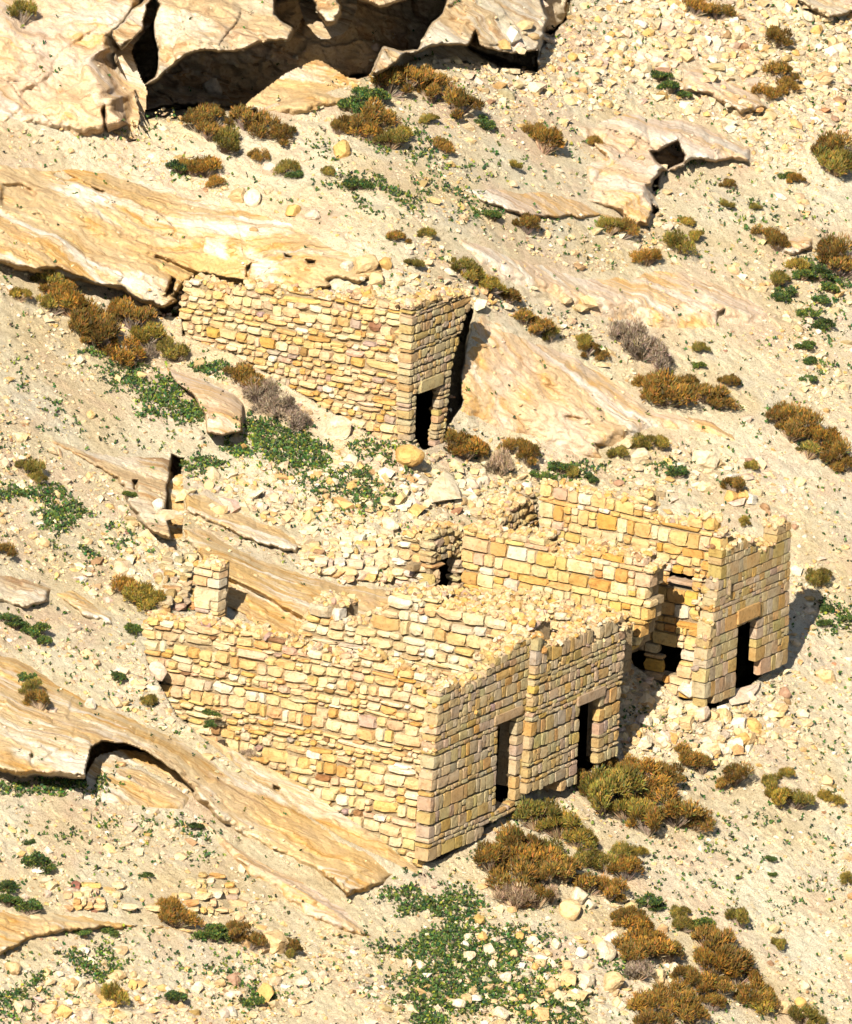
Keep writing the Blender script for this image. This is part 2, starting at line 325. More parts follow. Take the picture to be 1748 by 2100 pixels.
outcrop('rock_outcrop', 'smooth pink and white bedrock slab on the upper right slope',
 [(870, 462), (930, 468), (1010, 492), (1100, 525), (1200, 555), (1290, 560), (1320, 545), (1400, 540), (1480, 565), (1550, 600), (1588, 640), (1580, 668), (1540, 682), (1480, 678), (1440, 694), (1350, 692), (1290, 672), (1220, 665), (1140, 630), (1060, 605), (1000, 570), (940, 520)],
 [(880, 465, .1), (1000, 490, .3), (1200, 560, .3), (1400, 545, .2), (1570, 650, .5), (1500, 670, .6), (1350, 680, .4), (1200, 650, .35), (1050, 590, .3), (950, 520, .2), (1300, 620, .6)],
 edge=20, soft=.8, lump=(.22, .5), strata=(.45, .07, 1.6), crack=.18, mat=M_pink, seed=33, dents=[([(1208, 588), (1212, 640), (1222, 668), (1214, 668), (1204, 640)], .35, 4), ([(1470, 640), (1490, 630), (1485, 665), (1472, 668)], .5, 5)])
outcrop('rock_outcrop', 'large streaked pink sandstone slab right of the upper ruin doorway',
 [(945, 640), (990, 622), (1040, 645), (1100, 680), (1190, 725), (1270, 770), (1330, 820), (1410, 832), (1470, 850), (1530, 890), (1560, 925), (1640, 945), (1700, 972), (1690, 988), (1620, 978), (1560, 950), (1500, 925), (1440, 900), (1360, 892), (1290, 905), (1250, 925), (1240, 952), (1180, 945), (1100, 915), (1040, 900), (990, 885), (950, 870), (925, 850), (930, 700)],
 [(960, 640, .05), (940, 760, .05), (940, 850, .05), (1100, 690, .1), (1320, 820, .1), (1530, 895, .1), (1690, 980, .05), (1440, 895, .25), (1240, 935, .6), (1100, 900, .25), (1180, 830, .6), (1050, 790, .35), (1250, 810, .4)],
 edge=15, soft=.7, lump=(.16, .5), strata=(.34, .10, 2.2), crack=.10, mat=M_pink, seed=41, dents=[([(930, 640), (968, 622), (974, 640), (962, 690), (954, 735), (946, 780), (946, 808), (952, 820), (946, 838), (934, 850), (922, 870), (900, 880), (905, 800)], 2.6, 5), ([(1150, 850), (1245, 860), (1220, 868), (1160, 862)], .2, 6), ([(1215, 905), (1250, 915), (1240, 945), (1225, 930)], .3, 5)])
outcrop('rock_outcrop', 'knobbly outcrop with a small black cave on the upper right slope',
 [(1165, 255), (1220, 235), (1290, 225), (1340, 235), (1400, 240), (1480, 262), (1545, 300), (1540, 335), (1480, 335), (1420, 330), (1400, 350), (1360, 352), (1345, 380), (1350, 420), (1335, 470), (1290, 465), (1270, 440), (1200, 415), (1210, 380), (1190, 330), (1240, 318), (1200, 290)],
 [(1180, 260, .1), (1300, 235, .4), (1450, 255, .3), (1540, 320, .4), (1380, 300, 1.3), (1300, 300, .9), (1300, 380, 1.1), (1345, 390, 1.2), (1320, 460, .7), (1220, 410, .2), (1210, 330, .3), (1450, 325, .9)],
 edge=12, lump=(.4, 1.3), strata=(-1.2, .14, 2.0), crack=.3, mat=M_pink, seed=53, blocks=.3, dents=[([(1328, 305), (1350, 308), (1365, 298), (1392, 285), (1408, 318), (1405, 335), (1370, 350), (1352, 342), (1340, 325)], 2.0, 6), ([(1338, 368), (1352, 360), (1350, 390), (1335, 398)], 1.4, 4), ([(1338, 420), (1352, 430), (1345, 440), (1334, 440)], 1.2, 4)])
outcrop('rock_outcrop', 'low broken bedrock ledge with a white streak under the knobbly cave outcrop',
 [(930, 385), (985, 372), (1060, 385), (1120, 380), (1180, 400), (1290, 450), (1260, 455), (1180, 448), (1130, 452), (1060, 440), (1000, 420)],
 [(940, 385, .05), (1100, 385, .2), (1280, 450, .2), (1150, 448, .5), (1020, 420, .5)], edge=9, lump=(.2, 1.2), mat=M_pink, seed=61, blocks=.15, strata=(.3, .1, 3))
outcrop('rock_outcrop', 'long golden outcrop with an arched hollow descending to the front wall corner',
 [(-260, 1240), (-60, 1290), (0, 1325), (60, 1350), (140, 1400), (190, 1432), (260, 1462), (340, 1500), (430, 1545), (520, 1590), (600, 1630), (680, 1690), (760, 1740), (800, 1775), (830, 1795), (790, 1812), (745, 1838), (710, 1842), (680, 1815), (640, 1790), (560, 1752), (470, 1700), (400, 1648), (385, 1628), (355, 1606), (320, 1588), (290, 1569), (250, 1564), (216, 1573), (203, 1600), (198, 1625), (180, 1625), (170, 1605), (110, 1600), (40, 1600), (0, 1590), (-260, 1500)],
 [(-200, 1260, .1), (0, 1330, .15), (200, 1435, .2), (430, 1545, .1), (600, 1632, .1), (780, 1765, .1), (720, 1832, .8), (640, 1775, .45), (540, 1720, .4), (420, 1630, .8), (300, 1540, 1.3), (180, 1520, 1.5), (60, 1560, 1.3), (-150, 1480, 1.3), (200, 1480, .9)],
 edge=11, soft=.35, lump=(.2, .8), strata=(.55, .17, 2.2), crack=.22, mat=M_gold, seed=71, blocks=.14, dents=[
  ([(168, 1640), (176, 1560), (186, 1532), (210, 1520), (255, 1521), (300, 1540), (330, 1558), (365, 1588), (398, 1622), (392, 1632), (362, 1612), (322, 1590), (290, 1571), (250, 1566), (216, 1575), (204, 1600), (200, 1640)], 3.0, 4),
  ([(60, 1530), (72, 1545), (74, 1575), (62, 1570)], .3, 4), ([(560, 1608), (576, 1616), (572, 1626), (560, 1620)], .4, 3), ([(650, 1795), (690, 1815), (715, 1835), (700, 1848), (660, 1815)], .8, 5)])
outcrop('rock_outcrop', 'pale rounded rock floor inside the arched hollow',
 [(204, 1612), (206, 1596), (218, 1574), (250, 1566), (290, 1571), (325, 1592), (365, 1612), (396, 1634), (380, 1665), (300, 1662), (200, 1650)],
 [(210, 1600, .1), (250, 1572, .0), (320, 1598, .1), (390, 1636, .2), (300, 1640, .12), (230, 1630, .1)], edge=5, soft=1., wob=2, lump=(.06, 1), strata=(.3, .03, 2), crack=0, mat=M_gold, seed=78)
outcrop('rock_outcrop', 'low pale bedrock skirt descending under the arched outcrop',
 [(395, 1640), (470, 1700), (560, 1752), (660, 1800), (720, 1850), (770, 1900), (790, 1935), (740, 1935), (680, 1905), (620, 1880), (560, 1830), (500, 1800), (430, 1720), (380, 1680)],
 [(400, 1650, .1), (560, 1755, .2), (780, 1920, .15), (680, 1895, .4), (560, 1820, .4), (450, 1740, .3)], edge=26, lump=(.12, .9), strata=(.6, .09, 3), mat=M_pink, seed=77, crack=.08)
outcrop('rock_outcrop', 'grey split rock with a black vertical crevice left of the middle rubble',
 [(70, 880), (140, 895), (240, 925), (320, 925), (352, 930), (372, 960), (375, 1060), (362, 1110), (335, 1105), (290, 1080), (262, 1040), (250, 1000), (180, 950), (100, 915)],
 [(90, 890, .05), (220, 925, .2), (330, 930, .4), (340, 1080, 1.2), (285, 1060, .9), (250, 985, .5), (150, 930, .2)], edge=12, lump=(.25, 1.2), strata=(.45, .14, 3), mat=M_cliff, seed=83, crack=.25, dents=[([(352, 930), (376, 940), (376, 1110), (350, 1105), (338, 1060), (344, 980)], 1.8, 6), ([(270, 982), (283, 985), (284, 1010), (273, 1005)], .7, 4)])
outcrop('rock_outcrop', 'banded bedrock ledge under the rubble field in the middle of the slope',
 [(375, 1000), (430, 1010), (520, 1055), (600, 1090), (625, 1115), (610, 1140), (560, 1130), (480, 1095), (420, 1070), (375, 1050)],
 [(380, 1005, .1), (520, 1055, .1), (610, 1110, .1), (590, 1135, .6), (450, 1085, .5), (380, 1045, .4)], edge=10, lump=(.12, .8), strata=(.42, .14, 4), mat=M_gold, seed=91)
outcrop('rock_outcrop', 'long cut bedrock slab inside the ruins behind the front wall',
 [(355, 1075), (400, 1070), (480, 1110), (560, 1150), (640, 1180), (720, 1195), (800, 1200), (835, 1225), (800, 1260), (740, 1290), (640, 1330), (600, 1330), (500, 1270), (440, 1240), (430, 1160), (380, 1110)],
 [(360, 1080, .1), (560, 1150, .2), (800, 1205, .2), (440, 1165, .9), (530, 1205, .9), (620, 1255, .9), (700, 1240, .6), (440, 1245, .35), (600, 1325, .35), (790, 1250, .4)], edge=10, lump=(.10, .6), strata=(.5, .08, 3), mat=M_gold, seed=97, dents=[([(452, 1172), (500, 1195), (560, 1225), (640, 1275), (640, 1340), (560, 1310), (440, 1245)], .55, 10)])
outcrop('rock_outcrop', 'weathered ledge crossing the left edge below the green patch',
 [(-260, 1150), (0, 1165), (90, 1180), (112, 1200), (105, 1235), (60, 1250), (0, 1240), (-260, 1210)], [(-200, 1160, .1), (90, 1185, .2), (100, 1230, .6), (0, 1235, .6), (-200, 1205, .6)], edge=12, mat=M_cliff, seed=101, lump=(.2, 1), strata=(.3, .15, 4))
outcrop('rock_outcrop', 'low golden bedrock strip beneath the dry stone revetment',
 [(-260, 1830), (0, 1850), (120, 1862), (260, 1885), (400, 1895), (520, 1900), (540, 1925), (440, 1925), (300, 1905), (150, 1915), (60, 1930), (0, 1960), (-260, 1950)], [(-200, 1850, .2), (100, 1865, .15), (400, 1895, .1), (430, 1915, .4), (150, 1905, .45), (0, 1940, .5)], edge=14, mat=M_gold, seed=107, lump=(.2, 1.2), strata=(.2, .12, 4), blocks=.1)
outcrop('rock_outcrop', 'rounded pale rock hump on the right hand slope near the far shrubs',
 [(1600, 480), (1650, 470), (1680, 480), (1670, 510), (1640, 530), (1600, 520)], [(1610, 480, .1), (1670, 480, .2), (1640, 520, .5)], edge=14, mat=M_pink, seed=113, lump=(.1, 1))
outcrop('rock_outcrop', 'large half buried golden boulder hump in the top right rubble',
 [(1390, 130), (1450, 118), (1500, 150), (1570, 190), (1580, 225), (1520, 240), (1450, 200), (1400, 190)], [(1400, 135, .2), (1500, 150, .3), (1560, 220, .8), (1460, 195, .7)], edge=18, mat=M_pink, seed=117, lump=(.2, 1.2))
outcrop('rock_outcrop', 'rocky ledge in the far top right corner',
 [(1640, -100), (2000, -100), (2000, 20), (1748, 30), (1700, 40), (1660, 20), (1630, 0)], [(1700, -80, .3), (1900, 0, .8), (1700, 30, .8)], edge=10, mat=M_cliff, seed=119, lump=(.3, 1.5), blocks=.2)
outcrop('rock_outcrop', 'narrow orange bedrock strip showing through the left slope',
 [(115, 905), (150, 900), (220, 935), (285, 960), (300, 985), (250, 975), (190, 945)], [(120, 905, .05), (220, 935, .15), (290, 980, .3), (200, 950, .2)], edge=12, mat=M_gold, seed=123, lump=(.05, 1))
outcrop('rock_outcrop', 'golden bedrock streak along the foot of the left shrub line',
 [(100, 1215), (150, 1195), (200, 1225), (240, 1260), (235, 1290), (180, 1270), (140, 1240)], [(110, 1215, .1), (200, 1225, .1), (230, 1280, .4), (160, 1255, .4)], edge=12, mat=M_gold, seed=127, lump=(.1, 1))

outcrop('boulder', 'large grey topped leaning slab boulder amid green plants under the upper ruin',
 [(343, 758), (356, 752), (400, 768), (450, 788), (488, 806), (502, 828), (503, 850), (499, 886), (460, 893), (425, 889), (420, 850), (395, 812), (362, 788)],
 [(350, 758, .15), (420, 776, .1), (490, 812, .1), (365, 785, .6), (420, 815, 1.1), (470, 838, 1.25), (498, 850, 1.0), (430, 870, 1.25), (480, 880, 1.2)], edge=5, wob=3, lump=(.08, 1.5), strata=(.3, .04, 4), crack=.1, mat=M_pink, seed=131, cat='boulder')

# ---------------------------------------------------------------- stone templates
def cube26():
    P = []; idx = {}
    for i in (-1, 0, 1):
        for j in (-1, 0, 1):
            for k in (-1, 0, 1):
                if (i, j, k) != (0, 0, 0): idx[(i, j, k)] = len(P); P.append((i, j, k))
    F = []
    for ax in range(3):
        o = [a for a in range(3) if a != ax]
        for s in (-1, 1):
            for i in (-1, 0):
                for j in (-1, 0):
                    q = []
                    for (di, dj) in ((0, 0), (1, 0), (1, 1), (0, 1)):
                        v = [0, 0, 0]; v[ax] = s; v[o[0]] = i+di; v[o[1]] = j+dj; q.append(idx[tuple(v)])
                    if (s > 0) == (ax == 1): q = q[::-1]
                    F.append(q)
    return np.array(P, float), np.array(F)
CP, CF = cube26()
def stone_batch(cen, half, R=None, rnd=.1, jit=.05):
    """cen (n,3), half (n,3) in local axes; returns verts, faces"""
    n = len(cen); k = np.abs(CP).sum(1)
    P = np.repeat(CP[None], n, 0)
    rr = (rnd*(.6+.8*rng.random((n, 1))))[..., None]
    f = np.where(k == 3, 1-rr[:, 0], np.where(k == 2, 1-rr[:, 0]*.35, 1.0))
    P = P*f[..., None]
    P += rng.normal(0, jit, P.shape)
    P = P*np.asarray(half)[:, None, :]
    if R is not None: P = np.einsum('nij,nkj->nki', R, P)
    P = P+np.asarray(cen)[:, None, :]
    F = CF[None]+(np.arange(n)*26)[:, None, None]
    return P.reshape(-1, 3), F.reshape(-1, 4)
def small_rot(n, a):
    e = rng.normal(0, a, (n, 3)); R = np.zeros((n, 3, 3))
    for i in range(n): R[i] = np.array(Matrix.Rotation(e[i, 0], 3, 'X')@Matrix.Rotation(e[i, 1], 3, 'Y')@Matrix.Rotation(e[i, 2], 3, 'Z'))
    return R
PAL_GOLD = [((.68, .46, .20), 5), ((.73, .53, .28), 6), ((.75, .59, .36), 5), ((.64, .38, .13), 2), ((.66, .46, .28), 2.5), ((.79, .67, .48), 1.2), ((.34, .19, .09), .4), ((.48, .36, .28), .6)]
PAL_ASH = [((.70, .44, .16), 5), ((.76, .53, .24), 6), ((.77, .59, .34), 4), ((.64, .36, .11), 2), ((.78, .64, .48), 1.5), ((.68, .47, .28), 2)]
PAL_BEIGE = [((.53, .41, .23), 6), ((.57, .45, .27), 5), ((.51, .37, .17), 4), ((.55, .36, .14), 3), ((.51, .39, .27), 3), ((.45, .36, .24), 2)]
PAL_PALE = [((.76, .61, .38), 5), ((.79, .68, .47), 4), ((.72, .54, .30), 5), ((.68, .45, .20), 3), ((.70, .55, .42), 2.5), ((.84, .76, .60), 1.2), ((.42, .26, .15), .5)]
ALB = .74
def pal(n, P):
    w = np.array([p[1] for p in P], float); w /= w.sum(); c = np.array([p[0] for p in P])[rng.choice(len(P), n, p=w)]*(ALB if P[0][0][0] > .4 else 1)
    return np.clip(c*(1+rng.normal(0, .06, (n, 1)))+rng.normal(0, .012, (n, 3)), .02, .9)
def scan(poly, z):
    xs = []
    n = len(poly)
    for i in range(n):
        (a0, z0), (a1, z1) = poly[i], poly[(i+1) % n]
        if (z0 > z) != (z1 > z): xs.append(a0+(a1-a0)*(z-z0)/(z1-z0))
    xs.sort(); return [(xs[i], xs[i+1]) for i in range(0, len(xs)-1, 2)]
def minus(iv, hol):
    out = []
    for a, b in iv:
        segs = [(a, b)]
        for c, d in hol:
            segs = [s for (p, q) in segs for s in ((p, min(q, c)), (max(p, d), q)) if s[1]-s[0] > .05]
        out += segs
    return out
def masonry(name, parent, ax, k, outline, holes=(), thick=.55, rh=.22, sw=.3, palette=PAL_GOLD, rough=1.0, slope=0., gap=.012, label=None, clampgap=.3, mortar=(.36, .27, .16), cap=True, protr=.03, quoins=True, sag=0., missing=.0, big=0., reveal=None, rnd=None):
    reveal = reveal or (.17 if holes else thick)
    """ax=1: face looks toward -Y at y=k; ax=0: face looks toward +X at x=k"""
    O = hitax(*np.array(outline, float).T, ax, k); o2 = [(p[1-ax], p[2]) for p in O]
    H2 = []
    for h in holes:
        q = hitax(*np.array(h, float).T, ax, k); H2.append([(p[1-ax], p[2]) for p in q])
    WALLCLAMP.append((outline, holes, ax, k, clampgap))
    zmin = min(p[1] for p in o2)-.3; zmax = max(p[1] for p in o2)
    N = np.array([0, -1., 0]) if ax == 1 else np.array([1., 0, 0]); A = np.array([1., 0, 0]) if ax == 1 else np.array([0, 1., 0])
    cen = []; half = []; bV = []; bF = []; tops = {}
    z = zmin
    while z < zmax:
        h = rh*random.choice((.5, .75, .95, 1.05, 1.25, 1.6))*random.uniform(.9, 1.1); h = min(h, max(zmax-z, .08)); zm = z+h/2
        iv = minus(scan(o2, zm), [t for q in H2 for t in scan(q, zm)])
        for (a0, a1) in iv:
            if a1-a0 < .07: continue
            # core box
            f0 = k - N[ax]*.05 if False else None
            zA = z-.004; zB = z+h-.01; rd = min(reveal, thick)
            lay_ = [(a0, a1, -.06-random.uniform(0, .012), -rd)]
            if H2: lay_.append((a0+.36, a1-.36, -rd-.002, -.30)) if (a1-a0 > .9 and not any(c_ < a1+.5 and d_ > a0-.5 for q in H2 for c_, d_ in scan(q, zm))) else None
            if thick > rd+.02:
                lay_ += [(p_+(.35 if H2 else 0), q_-(.35 if H2 else 0), -max(rd, .30 if H2 else rd)-.003, -thick) for p_, q_ in minus([(a0, a1)], [(c_-.45, d_+.45) for q in H2 for c_, d_ in scan(q, zm)])]
            for (b0, b1, c0, c1) in lay_:
              vs = []
              for aa in (b0+.05, b1-.05):
                for dd in (c0, c1):
                    for zz in (zA, zB):
                        p = A*aa+N*dd; p = p.copy(); p[ax] += k; p[2] = zz; vs.append(p)
              s = len(bV); bV += vs
              bF += [(s, s+1, s+3, s+2), (s+4, s+6, s+7, s+5), (s, s+4, s+5, s+1), (s+2, s+3, s+7, s+6), (s+1, s+5, s+7, s+3), (s, s+2, s+6, s+4)]
            # stones
            fe = min(a0-t[0] for t in scan(o2, zm) if t[0] <= a0+1e-6) < .02; le = min(t[1]-a1 for t in scan(o2, zm) if t[1] >= a1-1e-6) < .02
            a = a0; first = True
            while a < a1-.01:
                w = sw*math.exp(random.gauss(0, .46)); w = max(w, .5*h)
                q = first and quoins
                if q: w = max(w, sw*random.uniform(.8, 1.4))
                if a+w > a1-.45*sw: w = a1-a
                last = (a+w >= a1-.001) and quoins
                dep = (min(thick, .34)+.01 if ((q and fe) or (last and le)) else min(thick, reveal)+.01) if (q or last) else random.uniform(.14, .22)
                pr = protr+random.uniform(-.6, .9)*.022*((.35+rough) if not rnd else rough*.5)+(big*random.random()**3)
                splits = 1
                if h > .2 and w < .5*sw*1.6 and random.random() < .4 and not q: splits = 2
                if random.random() > missing:
                    for si in range(splits):
                        hh = h/splits; zc = z+hh*(si+.5)
                        zc += rough*.018*random.gauss(0, 1) + sag*math.sin(a*1.3+zm)
                        ca = a+w/2
                        exl = .022 if q else 0; exr = .022 if last else 0
                        p = A*(ca+(exr-exl)/2)+N*((pr-dep)/2); p = p.copy(); p[ax] += k; p[2] = zc
                        hw = max(w/2-gap+(exl+exr)/2, .02); hz = max(hh/2-gap*.9, .02)*random.uniform(1-.14*rough, 1.0)
                        hd = (dep+pr)/2
                        cen.append(p); half.append((hw, hd, hz) if ax == 1 else (hd, hw, hz))
                a += w; first = False
        z += h
    n = len(cen)
    R = small_rot(n, .025*rough)
    V, F = stone_batch(np.array(cen), np.array(half), R, rnd=rnd or (.08+.09*rough), jit=(.03+.03*rough) if not rnd else .03)
    T = np.repeat(pal(n, palette), 26, 0); mi = [0]*len(F)
    nb = len(V)
    V = np.r_[V, np.array(bV)]; F = np.r_[F, np.array(bF)+nb]; T = np.r_[T, np.tile(np.array(mortar), (len(bV), 1))]; mi += [1]*len(bF)
    if cap:
        # small rubble lying on the broken wall head
        cc = []; hh = []
        amin = min(p[0] for p in o2); amax = max(p[0] for p in o2)
        C = np.array(cen); HF = np.array(half)
        for _ in range(int((amax-amin)*thick*150)):
            aa = random.uniform(amin, amax); dd = -random.random()*thick
            sel = np.abs(C[:, 1-ax]-aa) < HF[:, 1-ax]
            if not sel.any(): continue
            zt = (C[sel, 2]+HF[sel, 2]).max(); s = .03+.055*random.random()**2
            p = A*aa+N*dd; p = p.copy(); p[ax] += k; p[2] = zt+s*.2+random.uniform(-.03, .05)
            cc.append(p); hh.append((s*random.uniform(.7, 1.6), s*random.uniform(.7, 1.4), s*.8))
        if cc:
            V2, F2 = stone_batch(np.array(cc), np.array(hh), small_rot(len(cc), .5), .3, .1)
            F = np.r_[F, F2+len(V)]; V = np.r_[V, V2]; T = np.r_[T, np.repeat(pal(len(cc), PAL_GOLD)*.95, 26, 0)]; mi += [0]*len(F2)
    me = new_mesh(name, V, F, [M_stone, M_mortar], mi, T)
    return link(name, me, parent, label)
def block(name, parent, ax, k, quad, dep, palette, proud=.03, mat=None, label=None):
    """one dressed stone (lintel) from the outline of its face"""
    Q = hitax(*np.array(quad, float).T, ax, k); a = Q[:, 1-ax]; z = Q[:, 2]
    N = np.array([0, -1., 0]) if ax == 1 else np.array([1., 0, 0])
    c = np.zeros(3); c[1-ax] = (a.min()+a.max())/2; c[ax] = k; c = c+N*((proud-dep)/2); c[2] = z.mean()
    hw = (a.max()-a.min())/2; hz = (abs(z[0]-z[-1])+abs(z[1]-z[2]))/4; hd = (dep+proud)/2
    V, F = stone_batch(np.array([c]), np.array([(hw, hd, hz) if ax == 1 else (hd, hw, hz)]), None, .05, .02)
    return link(name, new_mesh(name, V, F, [M_stone], tint=np.repeat(pal(1, palette), 26, 0)), parent, label)
def ruin(name, loc, label, cat='ruin'):
    o = bpy.data.objects.new(name, None); COL.objects.link(o); o.location = (0, 0, 0); o['label'] = label; o['category'] = cat
    return o
def Z1(x, y): return (843.2+x*.2757, 1252.8+y*.2757)       # close-up reading grids
def Z2(x, y): return (1244.8+x*.2757, 963.8+y*.2757)
def Z3(x, y): return (843.2+x*.2757, 963.8+y*.2757)
def Z4(x, y): return (281.0+x*.3446, 1084.2+y*.3446)
def Z5(x, y): return (642.5+x*.2297, 522.0+y*.2297)
# --- front ruin with two doors
B = ruin('stone_ruin', None, 'front stone ruin with two black doorways and a long golden side wall')
masonry('side_wall', B, 1, 0.0, [(290, 1275), (330, 1262), (400, 1284), (420, 1275), (500, 1290), (560, 1302), (640, 1330), (760, 1352), (840, 1372), (888, 1384), (884, 1500), (876, 1650), (868, 1800), (700, 1720), (520, 1600), (360, 1470), (300, 1360)],
        rh=.185, sw=.28, palette=PAL_GOLD, rough=1.25, gap=.013, big=.06, sag=.03, thick=.4)
F1K, F2K = .30, .48
door1 = [Z1(640, 838), Z1(788, 765), Z1(770, 1390), Z1(622, 1440)]
lint1 = [Z1(620, 790), Z1(830, 695), Z1(830, 765), Z1(620, 855)]
bay1 = [Z1(215, 585), Z1(330, 545), Z1(400, 560), Z1(550, 500), Z1(560, 455), Z1(610, 430), Z1(630, 360), Z1(750, 310), Z1(770, 260), Z1(850, 215), Z1(935, 190), Z1(925, 400), Z1(880, 900), Z1(855, 1300), Z1(790, 1460), Z1(650, 1560), Z1(240, 1850), Z1(120, 1880), Z1(150, 1300), Z1(195, 800)]
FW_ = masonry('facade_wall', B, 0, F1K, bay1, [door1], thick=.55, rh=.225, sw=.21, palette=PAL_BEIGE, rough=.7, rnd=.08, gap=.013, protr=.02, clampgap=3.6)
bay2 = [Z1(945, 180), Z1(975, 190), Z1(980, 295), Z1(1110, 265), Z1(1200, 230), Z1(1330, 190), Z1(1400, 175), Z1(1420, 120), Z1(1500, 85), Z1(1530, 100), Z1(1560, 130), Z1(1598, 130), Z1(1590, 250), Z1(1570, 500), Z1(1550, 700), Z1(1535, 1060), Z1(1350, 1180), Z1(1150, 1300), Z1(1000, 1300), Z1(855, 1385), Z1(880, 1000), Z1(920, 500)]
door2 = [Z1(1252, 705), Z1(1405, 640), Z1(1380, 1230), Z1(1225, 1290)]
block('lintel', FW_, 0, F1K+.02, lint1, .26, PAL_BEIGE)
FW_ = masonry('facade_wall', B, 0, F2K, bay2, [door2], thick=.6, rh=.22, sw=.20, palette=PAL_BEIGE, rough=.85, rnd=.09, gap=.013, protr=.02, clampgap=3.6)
block('lintel', FW_, 0, F2K+.035, [Z1(1240, 640), Z1(1440, 560), Z1(1440, 625), Z1(1240, 712)], .26, PAL_BEIGE)
masonry('partition_wall', B, 1, V1, [(606, 1300), (625, 1275), (640, 1242), (672, 1234), (692, 1242), (700, 1268), (740, 1270), (776, 1275), (790, 1250), (794, 1216), (840, 1218), (880, 1230), (930, 1245), (980, 1262), (1092, 1290), (1080, 1500), (900, 1500), (700, 1400), (606, 1340)],
        thick=.9, rh=.23, sw=.36, palette=PAL_PALE, rough=1.3, gap=.012, big=.06)
# --- middle ruin behind it
Cm = ruin('stone_ruin', None, 'middle ruin wall of squared golden blocks with a small black doorway at its left')
masonry('side_wall', Cm, 1, VC1, [Z3(375, 480), Z3(440, 450), Z3(560, 470), Z3(600, 500), Z3(700, 490), Z3(900, 500), Z3(990, 520), Z3(1010, 590), Z3(1040, 640), Z3(1250, 640), Z3(1290, 600), Z3(1480, 620), Z3(1600, 640), Z3(1690, 680), (1325, 1158), (1342, 1165), (1338, 1185), (1322, 1215), (1335, 1240), (1328, 1268), (1318, 1290), (1300, 1330), (1200, 1330), (980, 1260), (955, 1230), (948, 1180)],
        rh=.235, sw=.34, palette=PAL_ASH, rough=.55, gap=.012, thick=.7, clampgap=.5)
masonry('back_wall', Cm, 0, -5.2, [(884, 1120), (892, 1092), (915, 1082), (948, 1090), (954, 1150), (956, 1250), (905, 1250), (886, 1240)], [[(900, 1160), (938, 1140), (946, 1250), (899, 1255)]], rh=.16, sw=.2, palette=PAL_BEIGE, rough=1.5, thick=.5, clampgap=2.2)
masonry('fallen_wall', Cm, 1, 8.75, [(800, 1130), (830, 1100), (866, 1105), (876, 1115), (878, 1150), (874, 1215), (850, 1230), (815, 1220)], rh=.17, sw=.28, palette=PAL_PALE, rough=1.6, thick=.6)
masonry('bay_fill', Cm, 1, 8.15, [(820, 1232), (900, 1226), (960, 1240), (1010, 1228), (1060, 1236), (1110, 1250), (1180, 1268), (1240, 1278), (1262, 1290), (1258, 1400), (1000, 1330), (830, 1270)], rh=.17, sw=.26, palette=PAL_PALE, rough=1.6, thick=.9, clampgap=.2)
# --- right ruin with the tall facade
Cr = ruin('stone_ruin', None, 'right ruin whose tall smooth facade with one doorway casts a black shadow')
f3 = [Z2(852, 625), Z2(1000, 560), Z2(1100, 528), Z2(1108, 590), Z2(1262, 518), Z2(1270, 438), Z2(1368, 386), Z2(1362, 600), Z2(1355, 900), Z2(1350, 1200), Z2(1342, 1420), Z2(1200, 1510), Z2(1080, 1600), Z2(960, 1700), Z2(800, 1780), Z2(735, 1790), Z2(725, 1600), Z2(742, 1400), Z2(770, 1200), Z2(795, 1080), Z2(820, 900), Z2(848, 800)]
door3 = [Z2(972, 1150), Z2(1118, 1085), Z2(1105, 1420), Z2(1150, 1410), Z2(1130, 1580), Z2(1060, 1640), Z2(945, 1760)]
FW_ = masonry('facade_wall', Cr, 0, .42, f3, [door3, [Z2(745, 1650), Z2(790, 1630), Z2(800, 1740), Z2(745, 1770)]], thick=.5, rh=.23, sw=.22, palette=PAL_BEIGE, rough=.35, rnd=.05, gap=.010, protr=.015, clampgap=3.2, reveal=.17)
block('lintel', FW_, 0, .455, [Z2(975, 1050), Z2(1135, 980), Z2(1135, 1080), Z2(975, 1150)], .26, PAL_BEIGE)
masonry('side_wall', Cr, 1, VC2, [(1106, 1010), (1112, 994), (1160, 1000), (1220, 1012), (1300, 1028), (1326, 1010), (1332, 1045), (1345, 1068), (1440, 1066), (1480, 1085), (1478, 1130), (1474, 1180), (1462, 1230), (1450, 1290), (1445, 1380), (1440, 1440), (1400, 1440), (1290, 1360), (1250, 1200), (1110, 1120)],
        [[Z2(450, 765), Z2(640, 800), Z2(632, 915), Z2(440, 880)], [Z2(395, 1255), Z2(555, 1300), Z2(545, 1450), Z2(490, 1560), Z2(410, 1470), Z2(420, 1400), Z2(370, 1370)], [Z2(165, 1380), Z2(230, 1310), Z2(278, 1360), Z2(278, 1455), Z2(180, 1450)]],
        rh=.225, sw=.30, palette=PAL_ASH, rough=.7, gap=.012, thick=.35, clampgap=1.6)
masonry('back_wall', Cr, 0, -4.7, [(1008, 1095), (1030, 1060), (1060, 1040), (1090, 1020), (1106, 1008), (1108, 1100), (1080, 1110), (1040, 1100)], rh=.13, sw=.16, palette=PAL_BEIGE, rough=1.6, thick=.6, clampgap=.3)
block('timber_beam', Cr, 1, VC2-.02, [Z2(450, 800), Z2(640, 845), Z2(638, 870), Z2(450, 828)], .3, [((.5, .36, .24), 1)])
